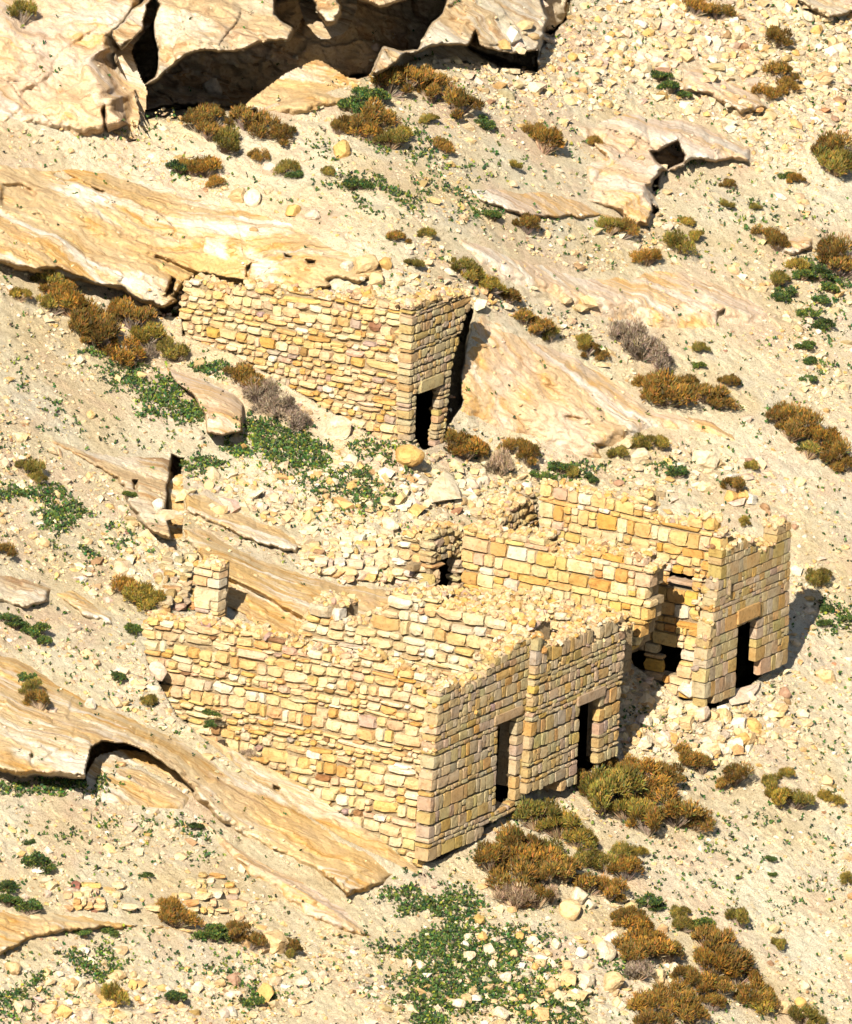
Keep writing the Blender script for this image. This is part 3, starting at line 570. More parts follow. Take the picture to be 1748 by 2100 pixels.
# --- upper ruin
A_ = ruin('stone_ruin', None, 'upper ruin of small rough golden stones with a leaning doorway beside the pink slab')
masonry('side_wall', A_, 1, VA, [(368, 600), (380, 584), (400, 578), (440, 582), (520, 590), (600, 596), (700, 608), (760, 612), (800, 616), (850, 622), (846, 700), (840, 800), (836, 905), (780, 905), (700, 860), (600, 800), (480, 730), (372, 690)],
        rh=.165, sw=.25, palette=PAL_GOLD, rough=1.3, gap=.013, thick=.35, clampgap=.5, big=.05, sag=.025)
fa = [Z5(885, 440), Z5(1000, 415), Z5(1160, 380), Z5(1300, 350), Z5(1420, 370), Z5(1400, 480), Z5(1340, 620), Z5(1290, 800), Z5(1240, 1000), Z5(1215, 1220), Z5(1190, 1480), Z5(1165, 1660), Z5(1085, 1720), Z5(980, 1760), Z5(860, 1640), Z5(850, 1300), Z5(870, 900)]
da = [Z5(915, 1262), Z5(1135, 1165), Z5(1115, 1400), Z5(1085, 1700), Z5(990, 1760), Z5(905, 1640)]
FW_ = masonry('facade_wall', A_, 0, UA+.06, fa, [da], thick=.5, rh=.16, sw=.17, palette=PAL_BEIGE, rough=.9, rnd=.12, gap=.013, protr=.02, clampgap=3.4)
block('lintel', FW_, 0, UA+.1, [Z5(960, 1140), Z5(1160, 1050), Z5(1160, 1150), Z5(960, 1245)], .26, PAL_BEIGE)
# --- small remains
D_ = ruin('wall_remnant', None, 'short squared masonry pillar with stacked rubble beside the cut slab', 'wall')
masonry('pillar', D_, 1, hitax(430, 1235, 2, plane(430, 1235)[2])[1]-.2, [(398, 1165), (410, 1158), (452, 1162), (450, 1200), (446, 1268), (402, 1275)], rh=.2, sw=.4, palette=PAL_GOLD, rough=.8, rnd=.08, thick=.5, reveal=.5)
E_ = ruin('dry_stone_wall', None, 'low collapsed dry stone revetment on the lower left slope', 'wall')
G_ = ruin('rubble_wall', None, 'rounded mound of coursed rubble masonry above the cut bedrock slab', 'wall')

# ---------------------------------------------------------------- terrain, sunk behind the walls
for (outl, holes, ax, k, g) in WALLCLAMP:
    x0 = min(p[0] for p in outl)-10; x1 = max(p[0] for p in outl)+10; y0 = min(p[1] for p in outl)-10; y1 = max(p[1] for p in outl)+10
    i0, i1 = np.searchsorted(gx, [x0, x1]); j0, j1 = np.searchsorted(gy, [y0, y1]); S = np.s_[j0:j1, i0:i1]
    sx = GX[S]; sy = GY[S]; d = pdist(sx, sy, outl)
    hw = GL[S]-np.linalg.norm(hitax(sx, sy, ax, k)-CAM, axis=2)-g/abs(cv[ax])
    # keep the ground that stands in front of the foot of the wall
    HT[S] = np.where(d > 3, np.minimum(HT[S], hw), HT[S])
    for hl in holes:      # pits added to the hillside behind the openings, to keep them dark
        HT[S] -= 6.0*sm((pdist(sx, sy, hl)+9)/5)*(d > 3)
HTOT = np.maximum(HTOT, HT)
def grid_mesh(name, P, mat):
    ny, nx = P.shape[:2]; a = np.arange(ny*nx).reshape(ny, nx)
    F = np.stack([a[:-1, :-1], a[1:, :-1], a[1:, 1:], a[:-1, 1:]], -1).reshape(-1, 4)
    return new_mesh(name, P.reshape(-1, 3), F, [mat], smooth=True)
link('hillside', grid_mesh('hillside', GP+GD*HT[..., None], M_ground), kind='structure')
fu = np.linspace(-260, 260, 180); FU, FV = np.meshgrid(fu, fu)
FZ = -.5*FU+.078*FV+3*fbm(FU*.02, FV*.02, 4, 8)-7*np.exp(-((FU+8)/28)**2-((FV-10)/32)**2)-.8
FP = np.stack([FU-8, FV+10, FZ+4+.78], -1)
link('distant_slope', grid_mesh('distant_slope', FP, M_ground), kind='structure')
def hget(x, y):
    fx = (np.asarray(x, float)-gx[0])/STEP; fy = (np.asarray(y, float)-gy[0])/STEP
    ix = np.clip(fx.astype(int), 0, len(gx)-2); iy = np.clip(fy.astype(int), 0, len(gy)-2)
    return HTOT[iy, ix]
def surf(x, y):
    x = np.atleast_1d(np.asarray(x, float)); y = np.atleast_1d(np.asarray(y, float))
    p = plane(x, y); d = CAM-p; d /= np.linalg.norm(d, axis=1)[:, None]
    return p+d*hget(x, y)[:, None]
def stacked(name, parent, poly, rpx, wpx, palette, skip=.06, out=.06):
    P = np.array(poly, float); cen = []; half = []; y = P[:, 1].min()+rpx*.5
    while y < P[:, 1].max():
        r = rpx*random.uniform(.75, 1.3)
        for (xa, xb) in scan([tuple(p) for p in P], y):
            x = xa
            while x < xb:
                w = min(wpx*math.exp(random.gauss(0, .4)), wpx*2)
                if random.random() > skip:
                    yy = y+random.uniform(-.2, .2)*r+.2*(x-P[:, 0].mean())*.0
                    p = surf(x+w/2, yy)[0]+cv*(out+random.uniform(-.04, .06))
                    cen.append(p); half.append((w/PPM/2*.95, .10+.08*random.random(), r/PPM/2*.98))
                x += w
        y += r*.93
    B3 = np.stack([r0, t0, np.array([0, 0, 1.])], 1); R = np.einsum('ij,njk->nik', B3, small_rot(len(cen), .12))
    V, F = stone_batch(np.array(cen), np.array(half), R, .3, .07)
    return link(name, new_mesh(name, V, F[:, ::-1], [M_stone], tint=np.repeat(pal(len(cen), palette), 26, 0)), parent)
stacked('rubble_wall', D_, [(318, 1190), (330, 1150), (350, 1120), (385, 1140), (398, 1165), (402, 1250), (330, 1258), (318, 1230)], 15, 20, PAL_BEIGE)
stacked('wall_section', E_, [(128, 1840), (140, 1815), (175, 1808), (228, 1812), (240, 1850), (330, 1850), (335, 1862), (240, 1866), (150, 1862)], 12, 22, PAL_GOLD, .16)
stacked('wall_section', E_, [(352, 1835), (385, 1800), (440, 1790), (468, 1808), (474, 1850), (470, 1868), (380, 1868), (350, 1852)], 12, 22, PAL_GOLD, .14)
stacked('wall_section', G_, [(612, 1130), (640, 1110), (700, 1095), (780, 1090), (820, 1105), (834, 1140), (828, 1180), (810, 1198), (740, 1192), (700, 1185), (640, 1178), (618, 1165)], 16, 24, PAL_PALE, .05)
exec_after = True
# ---------------------------------------------------------------- vegetation
def blades(P, D, Wd, L, col, rand=.0):
    """thin triangles / quads: base P, direction D (unit), width, length"""
    n = len(P); q = rng.normal(0, 1, (n, 3)); S = np.cross(D, q); S /= np.linalg.norm(S, axis=1)[:, None]+1e-9
    Wd = np.broadcast_to(Wd, n)[:, None]; L = np.broadcast_to(L, n)[:, None]
    V = np.stack([P-S*Wd*.5, P+S*Wd*.5, P+D*L*.6+S*Wd*.55, P+D*L, P+D*L*.6-S*Wd*.55], 1)
    F = np.arange(n*5).reshape(n, 5); T = np.repeat(col, 5, 0)
    return V.reshape(-1, 3), F, T
PAL_R = [((.22, .115, .016), 4), ((.17, .095, .015), 4), ((.12, .085, .015), 3), ((.28, .13, .02), 1.5), ((.10, .085, .018), 3)]
PAL_O = [((.17, .13, .02), 4), ((.12, .105, .016), 4), ((.20, .14, .03), 3), ((.08, .085, .015), 3), ((.22, .12, .02), 1.5)]
PAL_T = [((.26, .19, .13), 4), ((.19, .14, .09), 4), ((.32, .25, .18), 2), ((.12, .08, .05), 3)]
PAL_G = [((.042, .075, .006), 4), ((.068, .10, .009), 4), ((.024, .045, .006), 4), ((.14, .15, .014), 1.6)]
PAL_Y = [((.13, .18, .015), 3), ((.20, .22, .02), 2), ((.04, .09, .012), 3)]
def bush_mesh(name, kind, seed, n=1500):
    st = np.random.default_rng(seed); global rng; old = rng; rng = st
    nt_ = int(st.integers(9, 14)); th = st.random(nt_)*6.283; rr = np.sqrt(st.random(nt_))*.68
    tc = np.c_[rr*np.cos(th), rr*np.sin(th), .42*(1-rr**2)+st.random(nt_)*.22]
    tr = .14+.2*st.random(nt_)
    k = st.integers(0, nt_, n)
    d = st.normal(0, 1, (n, 3)); d[:, 2] = np.abs(d[:, 2])*.9-.25; d /= np.linalg.norm(d, axis=1)[:, None]
    rad = tr[k]*(.35+.65*st.random(n)**.5)
    P = tc[k]+d*rad[:, None]*np.array([1, 1, 1.0]); P[:, 2] = np.maximum(P[:, 2], -.02)
    D = d*.6+np.array([0, 0, .55])+st.normal(0, .35, (n, 3)); D /= np.linalg.norm(D, axis=1)[:, None]
    pa = {'r': PAL_R, 'o': PAL_O, 'g': PAL_T, 'G': PAL_G}[kind]
    c = pal(n, pa)
    tone = (.5+.8*st.random(nt_))[k][:, None]; c = c*tone
    wid = {'g': .014, 'G': .05}.get(kind, .024)
    V, F, T = blades(P, D, wid*(.7+.6*st.random(n)), (.13 if kind != 'G' else .11)*(.6+.8*st.random(n)), c)
    fol = new_mesh(name+'_foliage', V, F, [M_leaf], tint=T)
    m = 170; az = st.random(m)*6.283; tip = tc[st.integers(0, nt_, m)]+st.normal(0, .1, (m, 3)); b = np.c_[.06*np.cos(az), .06*np.sin(az), -.05*np.ones(m)]
    D = tip-b; L = np.linalg.norm(D, axis=1); D /= L[:, None]
    V, F, T = blades(b, D, .022, L, pal(m, [((.30, .23, .16), 1), ((.18, .13, .09), 1)]))
    stm = new_mesh(name+'_stem', V, F, [M_leaf], tint=T)
    rng = old
    return fol, stm
BM = {k: [bush_mesh('shrub_'+w, k, 100+i*7+j*31, 2900 if k != 'G' else 2200) for i in range(4)] for j, (k, w) in enumerate((('r', 'rust'), ('o', 'olive'), ('g', 'twig'), ('G', 'green')))}
BUSH = """45 30 60 o;405 250 70 r;437 238 66 r;505 245 72 r;540 262 60 r;578 275 62 r;460 290 70 o;430 270 56 r;725 212 62 G;755 190 70 G;795 172 80 r;840 160 76 r;880 165 66 r;885 192 58 r;940 215 84 r;
995 246 46 G;765 235 64 r;725 258 66 r;762 272 64 r;800 285 62 o;825 275 50 o;690 262 46 r;880 245 40 o;910 298 48 r;1095 268 46 r;1115 292 72 r;1053 338 34 o;1218 290 34 r;368 338 56 G;392 345 60 r;425 342 60 r;440 372 40 r;
530 318 40 r;590 345 46 o;600 355 40 G;675 350 32 o;730 372 54 G;1080 462 56 r;815 487 40 r;848 540 34 o;875 480 34 o;1010 440 44 G;1250 466 50 o;1275 470 56 r;1325 527 56 r;1392 500 62 o;1432 488 40 o;1410 452 34 o;
1350 150 50 G;1375 175 54 G;1400 188 36 G;1425 14 50 r;1470 22 60 r;1590 75 66 r;1605 148 62 r;1615 175 50 r;1570 190 48 r;1495 380 34 r;1487 420 32 o;1547 423 24 o;1615 358 34 G;1630 368 36 r;1700 300 80 r;1715 335 80 o;
1570 480 46 r;1592 500 50 r;1700 520 84 r;1722 545 80 r;1672 555 60 G;1642 560 46 G;1700 585 44 G;1610 600 46 G;1592 572 46 o;1632 545 40 o;945 545 52 o;968 562 58 o;1000 585 56 o;1038 608 52 r;1075 650 56 r;1100 668 54 r;1128 685 46 o;
1192 700 40 o;1205 712 46 r;1228 728 34 r;1285 690 72 g;1315 715 78 g;1348 745 66 g;1335 785 62 r;1362 805 82 r;1390 815 62 r;1415 785 54 r;1445 805 70 r;1470 820 52 r;1495 785 40 r;1688 612 40 G;1655 640 40 G;1690 662 46 G;
1650 705 42 G;1665 735 40 G;1655 775 36 G;1435 715 34 o;1430 745 28 G;1600 850 76 r;1640 868 80 r;1620 885 60 r;1680 900 76 r;1705 930 70 r;1732 950 58 r;1655 925 52 o;1510 995 56 r;1548 957 34 o;1680 1182 52 o;1530 1068 28 o;
930 905 60 r;958 918 72 r;985 922 50 r;1055 915 54 r;1082 935 60 r;1025 955 66 g;1110 975 44 G;1145 955 54 G;1168 968 40 o;1275 930 40 o;1320 905 46 o;1350 908 44 o;1212 980 34 G;1385 967 46 G;38 603 46 o;95 578 62 o;
120 600 74 r;150 630 80 r;108 625 54 o;180 660 84 r;215 690 84 r;240 640 60 r;272 655 74 r;245 715 72 r;195 690 60 r;300 690 60 o;290 725 54 g;345 712 44 o;362 725 50 o;495 760 58 r;515 785 66 r;535 810 70 g;565 830 72 g;600 858 60 g;
60 960 52 o;80 978 36 o;265 1010 32 G;8 1130 40 r;262 1205 58 r;285 1220 70 o;312 1240 56 o;266 1285 40 G;10 1262 48 G;30 1275 44 G;72 1290 52 G;90 1310 36 G;55 1385 36 G;70 1410 46 o;82 1440 52 r;240 1382 36 G;310 1435 32 o;
430 1458 32 G;428 1482 28 G;75 1765 60 G;95 1772 44 G;12 1815 44 G;18 1845 50 G;55 1857 52 G;340 1858 52 r;358 1880 62 r;430 1912 54 G;465 1915 46 G;485 1905 52 r;512 1930 52 r;590 1940 50 r;600 1955 34 o;165 1910 40 G;225 1905 28 G;
235 2045 54 o;355 2042 46 G;520 2055 42 G;400 1690 36 G;510 1545 30 g;1190 1600 50 r;1243 1562 50 r;1298 1572 52 r;1270 1580 40 r;1055 1660 36 o;1275 1610 92 o;1320 1590 80 r;1365 1590 74 r;1235 1640 92 o;1285 1660 84 o;1345 1650 86 r;
1330 1690 72 r;1385 1670 84 r;1425 1685 66 r;1405 1550 56 r;1440 1572 54 r;1505 1588 68 r;1485 1605 44 r;1615 1592 38 o;1580 1605 36 o;1600 1638 56 o;1630 1640 54 o;1690 1630 30 o;1708 1640 36 o;1100 1680 80 o;1145 1695 80 o;1185 1720 66 o;
1010 1765 84 r;1055 1735 84 r;1090 1760 90 r;1055 1800 84 r;1130 1755 70 o;1110 1800 70 r;1160 1785 76 r;1055 1842 66 g;1100 1845 60 r;1130 1835 52 g;1210 1760 60 o;1240 1775 52 o;1285 1785 70 r;1205 1815 62 r;1248 1825 64 r;
1280 1748 46 o;1310 1745 30 o;1270 1842 34 r;1325 1845 50 G;1345 1852 34 G;1285 1880 60 r;1315 1900 70 r;1340 1935 80 r;1295 1950 74 r;1370 1960 66 r;1310 1990 60 g;1395 1870 36 o;1400 1895 44 o;1430 1890 56 G;1518 1885 50 o;
1455 1930 74 r;1480 1965 84 r;1450 1980 70 r;1510 2000 76 r;1475 2020 56 r;1545 2040 70 r;1565 2060 60 o;1600 1937 36 o;1340 2060 76 r;1380 2040 74 r;1410 2005 60 r;1430 2025 60 r;1415 2080 70 r;1340 2095 60 r;1460 2060 50 r;
1645 2085 50 o;1670 2095 44 o;1738 1800 36 o;1585 1790 20 G;1575 1757 26 G;60 1725 24 G;300 1790 26 G;1600 1290 24 G;1700 1245 34 G;1735 1265 30 G;1690 1275 30 G"""
LAND = [((560, 170), 'the deep cliff hollow'), ((120, 120), 'the top left rock mass'), ((820, 230), 'the cliff, mid slope'), ((1360, 250), 'the knobbly cave outcrop'), ((1560, 110), 'the top right rubble'), ((400, 450), 'the broad golden slab'),
        ((1250, 610), 'the smooth pink and white slab'), ((1150, 810), 'the streaked pink slab'), ((890, 780), 'the upper doorway'), ((600, 720), 'the upper ruin side wall'), ((430, 820), 'the leaning slab boulder'), ((345, 1020), 'the black crevice'),
        ((910, 1000), 'the white pointed boulder'), ((1200, 1130), 'the squared block wall'), ((1540, 1250), 'the tall right facade'), ((1190, 1460), 'the two door facade'), ((560, 1480), 'the long front side wall'), ((290, 1560), 'the arched hollow'),
        ((300, 1840), 'the dry stone revetment'), ((868, 1790), 'the front wall corner'), ((1450, 1500), 'the fallen block pile'), ((430, 1200), 'the squared pillar'), ((1600, 640), 'the far right slope'), ((1640, 1000), 'the right hand edge slope'), ((700, 1960), 'the lowest green carpet'),
        ((1320, 1780), 'the sandy bench below the doors'), ((1450, 2000), 'the bottom right corner'), ((150, 2000), 'the bottom left corner'), ((150, 1000), 'the left edge slope')]
ORD = ['largest', 'second largest', 'third largest', 'fourth largest', 'fifth largest', 'sixth largest', 'seventh largest', 'eighth largest', 'ninth largest', 'tenth largest', 'eleventh largest', 'twelfth largest', 'thirteenth largest', 'fourteenth largest']
def labels_for(items, word):
    """items: (x, y, size, descriptor) -> a unique label each, from landmark, side and rank of size"""
    key = {}; out = [None]*len(items)
    for i, (x, y, s, ds) in enumerate(items):
        (lx, ly), nm = min(LAND, key=lambda L: (L[0][0]-x)**2+(L[0][1]-y)**2)
        dx, dy = x-lx, y-ly
        rel = ('right of' if dx > 0 else 'left of') if abs(dx) > abs(dy) else ('below' if dy > 0 else 'above')
        key.setdefault((ds, rel, nm), []).append(i)
    for (ds, rel, nm), L in key.items():
        L.sort(key=lambda i: (-items[i][2], items[i][0]))
        for r, i in enumerate(L):
            if len(L) == 1: out[i] = '%s %s %s %s' % (ds, word, rel, nm)
            elif len({items[j][2] for j in L}) == len(L): out[i] = '%s %s, %s of those %s %s' % (ds, word, ORD[r], rel, nm)
            else: pass
        if out[L[0]] is None:
            L.sort(key=lambda i: items[i][0])
            P = ['leftmost']+['%s from the left' % o for o in ('second', 'third', 'fourth', 'fifth', 'sixth', 'seventh', 'eighth', 'ninth', 'tenth', 'eleventh', 'twelfth', 'thirteenth', 'fourteenth')]
            for r, i in enumerate(L): out[i] = '%s %s %s %s, %s' % (ds, word, rel, nm, P[r])
    return out
bs = []
for t in BUSH.replace('\n', '').split(';'):
    x, y, s, k = t.split(); bs.append((float(x), float(y), float(s), k))
DESC = {'r': 'rust brown dry', 'o': 'olive brown', 'g': 'bare grey twiggy', 'G': 'leafy green'}
lab = labels_for([(x, y, s, DESC[k]) for x, y, s, k in bs], 'shrub')
for i, (x, y, s, k) in enumerate(bs):
    p = surf(x, y+s*.28)[0]; sc = s/PPM/1.35
    fol, stm = BM[k][i % 4]
    o = link('shrub', fol, None, lab[i], 'shrub', {'r': 'dry rust brown shrubs on the hillside', 'o': 'olive brown shrubs on the hillside', 'g': 'bare grey twiggy shrubs on the hillside', 'G': 'leafy green plants on the hillside'}[k])
    o.location = p-np.array([0, 0, .05]); o.rotation_euler = (random.uniform(-.12, .12), random.uniform(0, .3), random.uniform(0, 6.28))
    o.scale = (sc*random.uniform(.95, 1.2), sc*random.uniform(.95, 1.2), sc*random.uniform(1.1, 1.4)*(.7 if k == 'G' else 1.))
    if s >= 44: link('stem', stm, o)
# ---------------------------------------------------------------- rocks
def ico(sub):
    import bmesh
    bm = bmesh.new(); bmesh.ops.create_icosphere(bm, subdivisions=sub, radius=1); V = np.array([v.co[:] for v in bm.verts]); F = np.array([[v.index for v in f.verts] for f in bm.faces]); bm.free(); return V, F
IV3, IF3 = ico(3); IV1, IF1 = ico(1)
def cut_rock(V, st, ncut, flat=.75, boxy=False):
    V = V.copy()*np.array([1, .82, flat])*(1+0*V)
    for i in range(ncut):
        n = st.normal(0, 1, 3)
        if boxy and i < 6: n = np.eye(3)[i % 3]*(1 if i < 3 else -1)+st.normal(0, .12, 3)
        n /= np.linalg.norm(n); d = st.uniform(.5, .8) if not boxy else st.uniform(.48, .62)
        t = V@n-d; V -= np.where(t > 0, t, 0)[:, None]*n*.97
    return V
RM = []; 
for i in range(14):
    st = np.random.default_rng(50+i); V = cut_rock(IV3, st, 13, st.uniform(.55, .9), boxy=i >= 9)
    V += .02*st.normal(0, 1, V.shape)
    RM.append(V)
RMT = {}
def rock_me(i, c):
    k = (i, c)
    if k not in RMT:
        T = np.tile(np.array(c, float)*ALB, (len(IV3), 1)); RMT[k] = new_mesh('rock', RM[i], IF3, [M_rock], tint=T, smooth=False)
    return RMT[k]
RC = [(.80, .68, .48), (.82, .74, .60), (.72, .52, .28), (.70, .44, .16), (.76, .60, .46), (.48, .30, .2)]
def rock(x, y, w, label, cat='rock', ci=0, vi=None, group=None, sz=None, rot=None, name='rock', sink=.25):
    s = w/PPM/1.7; p = surf(x, y+w*.2)[0]; vi = random.randrange(14) if vi is None else vi
    o = link(name, rock_me(vi, RC[ci]), None, label, cat, group)
    z = (sz or (1, 1, 1)); o.scale = (s*z[0], s*z[1], s*z[2]); o.location = p+np.array([0, 0, s*.55*z[2]-s*sink])
    o.rotation_euler = rot or (random.uniform(-.4, .4), random.uniform(-.2, .6), random.uniform(0, 6.28)); return o
BOULD = [(435, 178, 50, 1, 'pale boulder standing at the mouth of the deep cliff hollow'), (690, 878, 66, 0, 'rounded pale boulder under the foot of the upper ruin side wall'),
 (836, 932, 72, 3, 'big orange boulder at the left foot of the upper doorway'), (748, 540, 62, 2, 'round golden boulder above the top of the upper ruin wall'), (790, 540, 34, 3, 'dark orange split stone beside the round golden boulder'),
 (772, 570, 44, 2, 'smaller round golden boulder just under the larger one above the upper ruin'), (712, 545, 34, 1, 'white stone left of the round golden boulder'), (800, 1078, 42, 0, 'round boulder on top of the middle rubble mound'),
 (1408, 1412, 42, 1, 'pale squared block at the left foot of the tall right facade'), (1610, 1420, 30, 5, 'brown cube shaped stone on the path right of the tall facade'), (1600, 1452, 36, 2, 'golden block just below the brown cube stone'),
 (1612, 1480, 34, 2, 'second golden block lower than the brown cube stone'), (1700, 1388, 36, 2, 'golden block on the slope right of the tall facade'), (1690, 1675, 1, 0, None), (1697, 1600, 34, 2, 'lone golden stone on the sandy slope right of the shrubs'),
 (1185, 1840, 48, 0, 'pale wedge stone leaning beside the shrubs below the doors'), (1170, 1865, 50, 2, 'rounded golden boulder below the big shrub clump'), (1210, 1855, 30, 0, 'small pale stone propped against the wedge stone'),
 (1255, 1925, 38, 1, 'white topped stone beside the lowest right shrubs'), (1240, 1950, 50, 0, 'long pale stone under the white topped stone'), (1165, 2005, 52, 2, 'tall golden stone within the lowest green carpet'), (1205, 2010, 46, 0, 'upright pale stone next to the tall golden stone'),
 (1255, 2015, 50, 2, 'flat golden boulder right of the upright pale stone'), (1350, 2000, 44, 2, 'golden boulder in the gap between the bottom right shrubs'), (1385, 1985, 28, 0, 'small pale rock peeping out between bottom right shrubs'),
 (1605, 2065, 40, 2, 'golden rounded rock by the bottom right corner'), (1640, 2055, 26, 3, 'small orange rock by the bottom right corner'), (1650, 2020, 30, 0, 'pale rock above the golden rounded rock in the bottom right'),
 (325, 1375, 40, 4, 'brown block on the rubble left of the front wall'), (265, 1435, 1, 0, None), (185, 1445, 34, 1, 'white stone lying on the long golden outcrop'), (325, 1035, 30, 1, 'white stone beside the grey split rock'),
 (1560, 965, 1, 0, None), (1445, 940, 60, 0, 'flat pale slab lying on the slope behind the squared block wall'), (1500, 1018, 34, 3, 'orange stone under the single dark shrub on the right slope'), (1522, 1016, 32, 3, 'second orange stone under the single dark shrub'),
 (1540, 1022, 36, 1, 'white stone right of the two orange stones'), (1310, 935, 44, 0, 'pointed pale stone under the streaked pink slab end'), (1445, 1055, 22, 5, 'red brown cobble lying on the wall top behind the blocks'), (1270, 990, 22, 5, 'dark oval cobble at the left wall top behind the blocks'),
 (545, 2035, 46, 3, 'flat orange stone in the bottom left rubble'), (560, 1930, 70, 2, 'broad golden stone between the two lower left shrubs'), (620, 2015, 34, 4, 'rose coloured stone on the bottom slope'), (480, 2010, 34, 5, 'small red stone on the bottom left slope'),
 (100, 2070, 34, 2, 'golden stone near the bottom left corner'), (25, 1985, 36, 2, 'golden stone at the left edge near the bottom'), (490, 400, 46, 2, 'golden block at the top edge of the broad golden slab'), (520, 405, 42, 0, 'pale block beside the golden one on the slab edge'),
 (600, 430, 40, 3, 'orange stone lying further down the slab edge'), (640, 442, 34, 4, 'rose stone at the lower end of the slab edge stones'), (1190, 18, 1, 0, None), (700, 305, 46, 3, 'orange stone among the shrubs under the cliff'), (550, 345, 46, 4, 'rose boulder between small shrubs under the cliff')]
for (x, y, w, ci, lb) in BOULD:
    if lb: rock(x, y, w, lb, 'boulder' if w >= 40 else 'stone', ci, name='boulder' if w >= 40 else 'stone')
# two boulders with their own outline
def prism_boulder(name, label, px, thick, hfront, ci, seed):
    """outline set on the slope at its own distance and given real thickness"""
    st = np.random.default_rng(seed); P = np.array(px, float); c = P.mean(0); h0 = hget(*c)
    lay = []
    for f, hh in ((1.02, -thick), (1.06, -thick*.4), (1.0, 0.1*hfront), (.93, hfront*.8), (.6, hfront), (.25, hfront*1.05)):
        q = c+(P-c)*f+st.normal(0, 1.2, P.shape); p = plane(q[:, 0], q[:, 1]); d = CAM-p; d /= np.linalg.norm(d, axis=1)[:, None]
        lay.append(p+d*(h0+hh+st.normal(0, .02, len(p)))[:, None])
    V = np.concatenate(lay); n = len(P); F = []
    for l in range(len(lay)-1):
        for i in range(n): F.append((l*n+i, l*n+(i+1) % n, (l+1)*n+(i+1) % n, (l+1)*n+i))
    F.append(tuple((len(lay)-1)*n+i for i in range(n))); F.append(tuple(range(n))[::-1])
    return link(name, new_mesh(name, V, F, [M_rock], tint=np.tile(np.array(RC[ci])*ALB, (len(V), 1))), None, label, 'boulder')
prism_boulder('boulder', 'bright white pointed boulder standing above the middle ruin', [(912, 962), (930, 975), (945, 1005), (950, 1022), (910, 1028), (882, 1034), (876, 1012), (888, 985)], .5, .5, 0, 6)
prism_boulder('boulder', 'long pale boulder slab at the path below the tall right facade door', [(1500, 1415), (1560, 1400), (1558, 1412), (1535, 1440), (1500, 1445), (1490, 1430)], .3, .2, 4, 9)
# rubble: the largest as single stones sharing one description per pile
PILES = [('top right rubble slope', 1500, 80, 260, 110, 75, 14, 34), ('rubble between cliff and cave outcrop', 1180, 160, 110, 80, 22, 12, 26), ('block pile between the facades', 1440, 1495, 150, 62, 80, 18, 44),
 ('rubble above the banded ledge', 600, 1010, 190, 45, 36, 12, 30), ('rubble around the white pointed boulder', 1000, 1010, 110, 45, 22, 14, 34), ('lowest green carpet', 1050, 1990, 170, 90, 34, 16, 36), ('bottom left slope', 300, 2040, 260, 50, 26, 14, 30)]
def ell(n, cx, cy, rx, ry):
    t = rng.random(n)*6.283; r = np.sqrt(rng.random(n)); return cx+rx*r*np.cos(t), cy+ry*r*np.sin(t)
def solid(x, y, m=0):      # true where a wall stands
    x = np.atleast_1d(x); y = np.atleast_1d(y); o = np.zeros(len(x), bool)
    for (outl, *_r) in WALLCLAMP: o |= pdist(x, y, outl) > -m
    return o
HARD = np.zeros(GX.shape, bool)
for S, H, mk_, nm in LAYERS: HARD[S] |= mk_
def hard(x, y):
    ix = np.clip(((np.asarray(x)-gx[0])/STEP).astype(int), 0, len(gx)-1); iy = np.clip(((np.asarray(y)-gy[0])/STEP).astype(int), 0, len(gy)-1); return HARD[iy, ix]
for (nm, cx, cy, rx, ry, n, s0, s1) in PILES:
    X, Y = ell(n*3, cx, cy, rx, ry); ok = ~solid(X, Y, 6) & ~hard(X, Y); X = X[ok][:n]; Y = Y[ok][:n]
    pend = []
    for x, y in zip(X, Y):
        w = s0+(s1-s0)*random.random()**1.6
        pend.append((x, y, w, random.choice([0, 0, 1, 2, 2, 3, 4])))
    CN = ['cream', 'whitish', 'golden', 'orange', 'pinkish']; grp = {}
    for q in pend: grp.setdefault((q[3], q[2] > s0+(s1-s0)*.3), []).append(q)
    for (ci, bigq), L in grp.items():
        L.sort()
        for i, (x, y, w, _c) in enumerate(L):
            if bigq:
                nth = ('only' if len(L) == 1 else ['leftmost', 'second from left', 'third from left', 'fourth from left', 'fifth from left', 'sixth from left', 'seventh from left', 'eighth from left', 'ninth from left', 'tenth from left', 'eleventh from left', 'twelfth from left', 'thirteenth from left', 'fourteenth from left'][min(i, 13)])
                nth = nth.replace('eenth', 'eenth')
                lb = 'larger %s stone, %s in the %s' % (CN[ci], nth, nm)
            else: lb = 'smaller %s angular stone lying in the %s' % (CN[ci], nm)
            rock(x, y, w, lb, 'stone', ci, group=nm, vi=random.randrange(9, 14) if 'block' in nm else None, name='stone')
